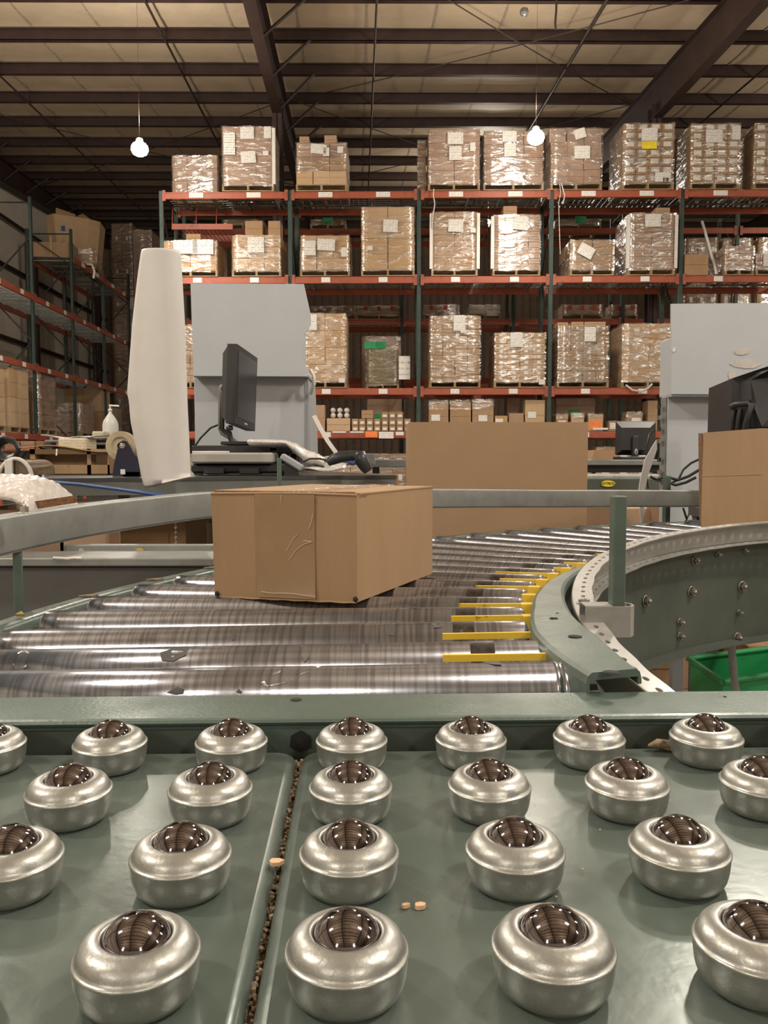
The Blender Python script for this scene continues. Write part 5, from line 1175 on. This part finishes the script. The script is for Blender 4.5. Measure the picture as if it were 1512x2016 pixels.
# bubble wrap and cartons under it, left foreground
mb = MB(); 
def bub(u, v):
    px = lerp(-60, 112, v**.8); top = interp([(-60, 933), (50, 935), (78, 944), (100, 968), (112, 1002)], px); th = math.pi*(1.12*u-.05); bot = 1006
    mid = (top+bot)/2; P = A(px, mid-(bot-top)/2*math.sin(th), 2.15); P.y += -.16*math.cos(th); P.z += .003*math.sin(u*60)*math.sin(v*60); return P
mb.grid(bub, 60, 60); o = obj('bubble_wrap', mb, M_['bubble']); tag(o, 'bundle of bubble wrap at the left edge behind the outer guard rail', 'bubble wrap')
t = thing('open_carton', 'dark open carton with raised brown flap under the bubble wrap', 'carton', (A(40, 1010, 2.05).x, 2.05, 0))
a = A(-70, 1012, 2.05); b = A(145, 988, 2.05); mb = MB()
for (x0, x1, y0, y1) in ((a.x, b.x-.03, 2.05, 2.056), (a.x, b.x, 2.4, 2.406), (a.x, a.x+.006, 2.05, 2.4), (b.x-.036, b.x-.03, 2.05, 2.4)): mb.box(x0, x1, y0, y1, .35, A(0, 1004, 2.05).z)
mb.box(a.x, b.x-.03, 2.05, 2.4, .35, .36); obj('box', mb, M_['card_dark'], t)
mb = MB(); f = [A(48, 990, 2.04), A(150, 975, 2.04), A(150, 990, 2.04), A(30, 1009, 2.04)]; mb.hexa(f, [v+Vector((0, .005, 0)) for v in f]); obj('flap', mb, M_['corr'], t)
mb = MB(); mb.box(a.x+.02, b.x-.05, 2.07, 2.38, 0, .349); o = obj('carton_stand', mb, M_['card_dark']); tag(o, 'carton hidden below the dark open carton at left', 'carton')
# grey conveyor bed beside the curve, left
gb = thing('straight_conveyor_frame', 'straight grey sheet-metal conveyor bed beyond the left guard rail', 'conveyor', (A(260, 1100, 1.9).x, 1.9, 0))
def lbed(Y0, Y1, y0, y1, x0=-140, x1=418): 
    a = A(x0, y1, Y0); b = A(x1, y0, Y0); mb = MB(); mb.bbox(a.x, b.x, Y0, Y1, a.z, b.z, .0025); return mb
obj('back_rail', lbed(2.06, 2.09, 1073, 1100, 60), M_['galv_grey'], gb); obj('bed_ledge', lbed(1.90, 2.06, 1099, 1115), M_['galv_grey'], gb)
obj('side_panel', lbed(1.93, 1.95, 1116, 1262), M_['bedgrey'], gb)
mb = MB(); mb.tube([A(105+i*14, 1098.5+(i % 3)*.8, 1.9) for i in range(5)], .0035, 6); obj('torn_film', mb, M_['plasticbag'], gb)
for x in (-100, 350): a = A(x, 1250, 1.98); mb = MB(); mb.box(a.x-.02, a.x+.02, 1.96, 2.0, 0, a.z+.1); obj('leg', mb, M_['cgreen'], gb)
p = A(160, 1086, 2.058); bolt(p, Vector((0, -1, 0)), .006, 'bolt', gb)
p = A(275, 1083, 2.056); mb = MB(); mb.prism([(-.01, -.004), (.006, -.006), (.011, 0), (.003, .006), (-.008, .004)], -.001, .001, M=Matrix.Translation(p) @ Matrix.Rotation(math.pi/2, 4, 'X')); obj('tape_scrap', mb, M_['chip_y'], gb)
p = cp(1.54, D(6.3), -.004); mb = MB(); mb.prism([(-.005, -.002), (.0, .004), (.006, -.002)], -.001, .003, M=Matrix.Translation(p) @ Matrix.Rotation(.5, 4, 'X')); tag(obj('tape_scrap', mb, M_['chip_y']), 'yellow scrap of tape on the outer conveyor frame at left', 'tape scrap')
for (t0_, dx) in ((12.5, .006), (19, .007), (25, .006)):
    p = cp(1.543, D(t0_), -.007); mb = MB(); mb.prism([(math.cos(k)*.013*(1+.3*math.sin(k*2.3)), math.sin(k)*.006) for k in range(6)], 0, .002, M=Matrix.Translation(p) @ Matrix.Rotation(.4, 4, 'Z')); obj('grease_clump', mb, M_['debris'], cv)
# chain and small hook below the rail
mb = MB()
for i in range(9): mb.lathe([(.004, -.0015), (.006, 0), (.004, .0015), (.002, 0)], 8, Matrix.Translation(A(346, 1028+i*5, 2.9)) @ Matrix.Rotation(1.57*(i % 2), 4, 'Z') @ Matrix.Rotation(1.57, 4, 'X'))
mb.tube([A(346, 985, 2.9), A(346, 1026, 2.9)], .0015, 5)
tag(obj('chain', mb, M_['bolt']), 'short steel chain hanging under the grey desk', 'chain')

# ------------------------------------------------------------------ right side: far desk, monitor, cabinet
fd = thing('packing_desk', 'far grey packing desk with brush strip right of the brown panel', 'desk', (A(1225, 915, 4.8).x, 4.8, 0))
mb = px_box(1120, 1345, 905, 916, 4.8, .8, .004); obj('desk_top', mb, M_['desk_l'], fd)
mb = px_box(1125, 1345, 916, 930, 4.86, .05, .003); obj('apron', mb, M_['black'], fd)
for x in (1130, 1340): a = A(x, 900, 4.9); mb = MB(); mb.box(a.x-.03, a.x+.03, 4.9, 4.96, 0, A(0, 916, 4.8).z); obj('leg', mb, M_['desk'], fd)
bc = thing('belt_conveyor', 'dark green belt conveyor side with a yellow oval badge beyond the rail', 'conveyor', (A(1225, 950, 4.0).x, 4.0, 0))
mb = px_box(1120, 1345, 936, 942, 4.1, .4, .004); obj('belt_edge', mb, M_['plasticbag_d'], bc)
mb = px_box(1120, 1345, 941, 1010, 4.0, .5, .006); obj('side_panel', mb, M_['cgreen_d'], bc)
for x in (1150, 1330): a = A(x, 1010, 4.1); mb = MB(); mb.box(a.x-.03, a.x+.03, 4.1, 4.16, 0, a.z); obj('leg', mb, M_['cgreen'], bc)
p = A(1197, 952, 3.998); s = 4/FPX
bo = None
mb = MB(); mb.prism([(14*s*math.cos(k*.2618), 6.3*s*math.sin(k*.2618)) for k in range(24)], 0, .004, M=Matrix.Translation(p) @ Matrix.Rotation(math.pi/2, 4, 'X')); bo = obj('oval_badge', mb, M_['yellowlab'], bc)
try:
    cu = bpy.data.curves.new('lettering', 'FONT'); cu.body = 'HYTROL'; cu.size = 7.2*s; cu.align_x = 'CENTER'; cu.align_y = 'CENTER'; cu.extrude = .0005; cu.materials.append(M_['black'])
    to = bpy.data.objects.new('lettering', cu); COL.objects.link(to); me_ = bpy.data.meshes.new_from_object(to); bpy.data.objects.remove(to); me_.materials.clear(); me_.materials.append(M_['black']); lo_ = obj('lettering', me_, None, bc, loc=wloc(bc).inverted() @ (p+Vector((0, -.0055, 0))), rot=(math.pi/2, 0, 0))
except Exception as ex: print(ex)
fm = thing('monitor', 'black monitor seen from behind on the far desk', 'monitor', (A(1252, 903, 4.95).x, 4.95, A(0, 905, 4.8).z))
mb = px_box(1213, 1291, 829, 896, 5.0, .03, .006)
f = [A(1213, 831, 5.0), A(1291, 831, 5.0), A(1290, 894, 5.0), A(1214, 894, 5.0)]; g2 = [A(1224, 842, 4.93), A(1280, 842, 4.93), A(1280, 886, 4.93), A(1224, 886, 4.93)]; mb.hexa(g2, f); obj('housing', mb, M_['black'], fm)
mb = px_box(1246, 1258, 858, 905, 4.9, .04, .004); obj('stand', mb, M_['screen'], fm); mb = px_box(1222, 1282, 899, 906, 4.85, .2, .004); obj('stand_foot', mb, M_['black'], fm)
mb = MB(); mb.tube([A(1252, 884, 4.89), A(1250, 890, 4.885), A(1252, 896, 4.885), A(1255, 890, 4.885), A(1253, 884, 4.89)], .004, 6); obj('lock_loop', mb, M_['galv'], fm)
mb = px_prism([(1171, 886), (1207, 886), (1207, 908), (1163, 908)], 4.82, .25); tag(obj('cardboard_piece', mb, M_['card_near']), 'small tan carton with slanted side on the far desk left of the monitor', 'carton')
mb = px_prism([(1293, 866), (1294, 884), (1275, 939), (1270, 965), (1266, 1030), (1262, 1030), (1258, 965), (1261, 945), (1270, 905), (1283, 882)], 3.12, .008); tag(obj('foam_strip', mb, M_['paperroll']), 'white tapering foam strip hanging beside the right grey cabinet', 'foam strip')
rc = thing('grey_cabinet', 'grey enamel machine cabinet at the right edge with peeled sticker remains', 'cabinet', (A(1400, 980, 3.1).x, 3.1, A(0, 1050, 3.0).z))
mb = px_prism([(1322, 598), (1570, 596), (1570, 777), (1322, 776)], 2.94, .012); obj('front_panel', mb, M_['grey'], rc)
mb = px_box(1322.5, 1560, 662, 778, 2.955, .135, .003); obj('hood', mb, M_['grey'], rc)
mb = px_box(1309, 1560, 778, 1045, 2.995, .07, .003); obj('cabinet_body', mb, M_['grey'], rc)
mb = px_box(1322, 1560, 777, 781, 2.945, .05, .001); obj('lower_lip', mb, M_['grey2'], rc)
mb = MB(); a = A(1309, 962, 3.0); b = A(1309, 782, 3.0); mb.box(a.x-.002, a.x, 3.0, 3.06, a.z, b.z); obj('connector_panel', mb, M_['galv_grey'], rc)
for i, y in enumerate((800, 822, 845, 868, 905, 930, 945)):
    a = A(1309, y+4, 3.02); b = A(1309, y-4, 3.02); mb = MB(); mb.box(a.x-.022, a.x-.016, 3.015, 3.04, a.z, b.z); obj('connector', mb, M_['bolt' if i % 2 else 'black'], rc)
for (x0, x1, y0, y1) in ((1440, 1482, 684, 700), (1436, 1500, 705, 728), (1432, 1450, 725, 750)):
    rr = random.Random(x0+y0); poly = [(lerp(x0, x1, (.5+.5*math.cos(k*.785)*rr.uniform(.7, 1))), lerp(y0, y1, .5+.5*math.sin(k*.785)*rr.uniform(.7, 1))) for k in range(8)]
    mb = px_prism(poly, 2.938, .0015); obj('sticker_residue', mb, M_['residue'], rc)
mb = px_prism([(1324, 689), (1329, 683), (1330, 690), (1325, 694)], 2.937, .002); obj('paint_chip', mb, M_['white'], rc)
mb = MB(); a = A(1309, 1045, 3.1); b = A(1560, 1045, 3.1)
for x in (a.x+.03, b.x-.03): 
    mb = MB(); mb.box(x-.02, x+.02, 3.01, 3.05, 0, a.z+.01); obj('leg', mb, M_['grey2'], rc)
# dark monitor at right edge
cm = thing('monitor', 'bulky black monitor back with handle ribs cut by the right edge', 'monitor', (A(1500, 870, 2.45).x, 2.45, A(0, 1010, 2.45).z))
f = [A(1441, 745, 2.4), A(1476, 733, 2.34), A(1530, 715, 2.3), A(1600, 715, 2.3), A(1600, 870, 2.3), A(1437, 870, 2.4)]; mb = MB(); mb.hexa(f, [v+Vector((.02, .22, -.01)) for v in f]); obj('housing', mb, M_['black'], cm)
f = [A(1478, 748, 2.32), A(1514, 728, 2.26), A(1600, 722, 2.26), A(1600, 840, 2.26), A(1500, 840, 2.28), A(1480, 790, 2.3)]; mb = MB(); mb.hexa(f, [v+Vector((0, .08, 0)) for v in f]); obj('rear_hump', mb, M_['black'], cm)
mb = MB(); mb.tube([A(1441, 800, 2.37), A(1450, 796, 2.34), A(1475, 793, 2.31), A(1480, 800, 2.3), A(1470, 830, 2.31), A(1466, 850, 2.32)], .009, 8); mb.tube([A(1446, 806, 2.37), A(1442, 830, 2.37), A(1440, 862, 2.38)], .007, 8); mb.tube([A(1458, 806, 2.34), A(1454, 830, 2.34), A(1452, 855, 2.35)], .007, 8); obj('handle_rib', mb, M_['black'], cm)
mb = MB(); a = A(1540, 870, 2.4); mb.box(a.x-.03, a.x+.03, 2.4, 2.45, A(0, 1010, 2.45).z, a.z+.02); mb.box(a.x-.12, a.x+.12, 2.35, 2.55, A(0, 1010, 2.45).z, A(0, 1010, 2.45).z+.02); obj('stand', mb, M_['black'], cm)
mb = MB(); a = A(1540, 1010, 2.45); mb.box(a.x-.15, a.x+.5, 2.33, 2.8, a.z-.03, a.z-.001)
for x in (a.x-.12, a.x+.45):
    for y in (2.66, 2.77): mb.box(x-.02, x+.02, y-.02, y+.02, 0, a.z-.03)
tag(obj('side_table', mb, M_['desk']), 'dark side table holding the bulky black monitor, hidden by the right box', 'table')
for i, (pts, r_) in enumerate((([(1377, 904), (1360, 912), (1345, 925), (1335, 945), (1318, 952)], .004), ([(1377, 925), (1355, 938), (1335, 945), (1310, 938), (1292, 944), (1280, 938)], .005), ([(1290, 846), (1279, 855), (1273, 880), (1274, 905), (1272, 935), (1276, 962)], .004), ([(1370, 940), (1350, 950), (1330, 955), (1312, 948)], .005), ([(1345, 1000), (1352, 1022), (1346, 1034), (1360, 1005), (1368, 1030)], .004))):
    mb = MB(); mb.tube([A(x, y, 2.85 if i not in (2,) else 3.2) for x, y in pts], r_, 6)
    tag(obj('cable', mb, M_['black']), ['black cable arching from the right box to the grey cabinet', 'black power cord tangled low beside the right cabinet', 'thin black cable looping down left of the right cabinet', 'short black cable lying behind the rail by the right box', 'knotted cable hanging under the rail by the right box'][i], 'cable')
# under the curve, lower right
gbn = thing('green_bin', 'bright green plastic bin on the floor under the curve at lower right', 'bin', (A(1430, 1340, 3.0).x, 3.0, 0))
R0 = [onh(1357, 1297, .55), onh(1423, 1343, .55)]; e1 = R0[1]-R0[0]; back = Vector((.32, .14, 0)); rim = [R0[0], R0[1], R0[1]+back, R0[0]+back]; c_ = sum(rim, Vector())/4
base_ = [Vector((c_.x+(v.x-c_.x)*.8, c_.y+(v.y-c_.y)*.8, .03)) for v in rim]; mb = MB()
for i in range(4):
    j = (i+1) % 4; inn = lambda v: v+(Vector((c_.x, c_.y, v.z))-v).normalized()*.008
    mb.hexa([base_[i], base_[j], inn(base_[j]), inn(base_[i])], [rim[i], rim[j], inn(rim[j]), inn(rim[i])])
mb.hexa([v-Vector((0, 0, .03)) for v in base_], base_); obj('bin_body', mb, M_['greenbin'], gbn)
mb = MB()
for i in range(4): mb.tube([rim[i], rim[(i+1) % 4]], .009, 6)
obj('rim', mb, M_['greenbin'], gbn)
mb = MB(); mb.tube([A(1440, 1262, 1.75), A(1442, 1300, 1.76), A(1448, 1360, 1.78), A(1455, 1440, 1.8)], .008, 8); obj('support_rod', mb, M_['galv_grey'], cv)
for i, (x0, x1, y0, y1, Y, lab) in enumerate(((1270, 1352, 1262, 1330, 3.4, 'brown carton on the floor left of the green bin'), (1300, 1430, 1262, 1300, 4.2, 'wide brown carton on the floor behind the green bin'), (1470, 1560, 1270, 1340, 3.9, 'dark carton on the floor right of the green bin'))):
    a = A(x0, y1, Y); b = A(x1, y0, Y); t = thing('carton', lab, 'carton', ((a.x+b.x)/2, Y, 0)); obj('box', carton_mesh(b.x-a.x, .4, b.z, 'card_dark' if i else 'card', 'card%d' % i), None, t, loc=(0, 0, 0))
mb = MB(); mb.tube([Vector((a.x+.0, 3.2, .006)), Vector((a.x-.3, 3.1, .006)), Vector((a.x-.6, 3.5, .006)), Vector((a.x-.2, 3.7, .006))], .006, 6); tag(obj('floor_cable', mb, M_['black']), 'black cable lying on the floor near the green bin', 'cable')
# tape scraps on the near rollers
def onroll(px, py, k, lift=.0006):
    a, b = ROLL[k]; d = (b-a).normalized(); cam_ = Vector((0, 0, CAMZ)); r_ = (A(px, py, 1)-cam_).normalized()
    w0 = cam_-a; A_ = r_-d*r_.dot(d); B_ = w0-d*w0.dot(d); qa, qb, qc = A_.dot(A_), 2*A_.dot(B_), B_.dot(B_)-(RR+lift)**2; ds = qb*qb-4*qa*qc
    tt_ = (-qb-math.sqrt(max(ds, 0)))/(2*qa); return cam_+r_*tt_
def scrap(label, pts, k, m, name='tape_scrap'):
    P = [onroll(x, y, k) for x, y in pts]; c = sum(P, Vector())/len(P); cam_ = (Vector((0, 0, CAMZ))-c).normalized()*.0006
    mb = MB(); mb.add(P+[c+cam_], [(i, (i+1) % len(P), len(P)) for i in range(len(P))], 0, True); o = obj(name, mb, M_[m]); tag(o, label, 'scrap'); pass
scrap('pale sliver of tape stuck on the front roller right of centre', [(512, 1345), (545, 1322), (590, 1308), (628, 1306), (636, 1311), (600, 1325), (560, 1345), (520, 1352)], 0, 'film_scrap')
scrap('dark torn scrap stuck low on the front roller, left of centre', [(328, 1364), (340, 1356), (350, 1352), (362, 1357), (360, 1366), (345, 1368)], 0, 'stain')
scrap('tiny dark scrap on the front roller between the other two', [(464, 1363), (470, 1356), (476, 1362), (473, 1366)], 0, 'stain')
scrap('grey oval stain patch on the second roller below the box', [(592, 1272), (603, 1267), (612, 1275), (608, 1295), (600, 1305), (593, 1295)], 1, 'stain')
scrap('grey irregular tape patch on the second roller left of centre', [(315, 1285), (340, 1276), (372, 1276), (365, 1290), (340, 1302), (318, 1300)], 1, 'stain')
scrap('clear tape loop wrapped around the second roller at far left', [(22, 1310), (35, 1284), (48, 1279), (58, 1284), (52, 1312), (38, 1318)], 1, 'film_scrap')
scrap('small dark fleck on the third roller below the box', [(455, 1252), (461, 1243), (465, 1250), (462, 1260), (456, 1260)], 2, 'stain')
scrap('dark smudge near the right end of the front roller', [(948, 1303), (965, 1301), (985, 1303), (986, 1309), (970, 1308)], 0, 'stain')
scrap('dark fleck near the right end of the third roller', [(850, 1228), (862, 1222), (875, 1224), (868, 1235), (855, 1236)], 2, 'stain')

for lab, pts, k in (('dark grease blob on the third roller, right of the box corner', [(763, 1232), (775, 1230), (779, 1240), (776, 1252), (765, 1250)], 2), ('dark grease smear on the fourth roller below the box right corner', [(800, 1189), (815, 1186), (828, 1190), (816, 1194)], 3), ('small dark fleck high on the third roller near the yellow guards', [(905, 1240), (911, 1238), (912, 1250), (907, 1252)], 2)):
    scrap(lab, pts, k, 'stain', 'grease_mark')

for lab, x0, x1, y0, y1, Y, m in (('dark brown folded cartons stacked under the far belt conveyor', 1150, 1225, 992, 1075, 3.6, 'card_dark'), ('reddish brown carton low behind the rail beside the foam strip', 1228, 1300, 998, 1075, 3.75, 'card'), ('dark carton low behind the rail at the right box', 1320, 1372, 990, 1075, 3.5, 'card_dark')):
    a = A(x0, y1, Y); b = A(x1, y0, Y); t = thing('carton', lab, 'carton', ((a.x+b.x)/2, Y, 0), .05); h_ = b.z; n_ = 3
    for k in range(n_): obj('box', carton_mesh(b.x-a.x, .3, h_/n_, m, 'u'+m), None, t, loc=(0, 0, k*h_/n_))
a = A(358, 1075, 3.9); b = A(425, 985, 3.9)
t = thing('carton', 'tall dark carton on the floor beneath the grey desk, left of the near box', 'carton', ((a.x+b.x)/2, 3.9, 0), .1); obj('box', carton_mesh((b.x-a.x)*1.6, .2, .88, 'card_dark', 'tall'), None, t, loc=(0, 0, 0))
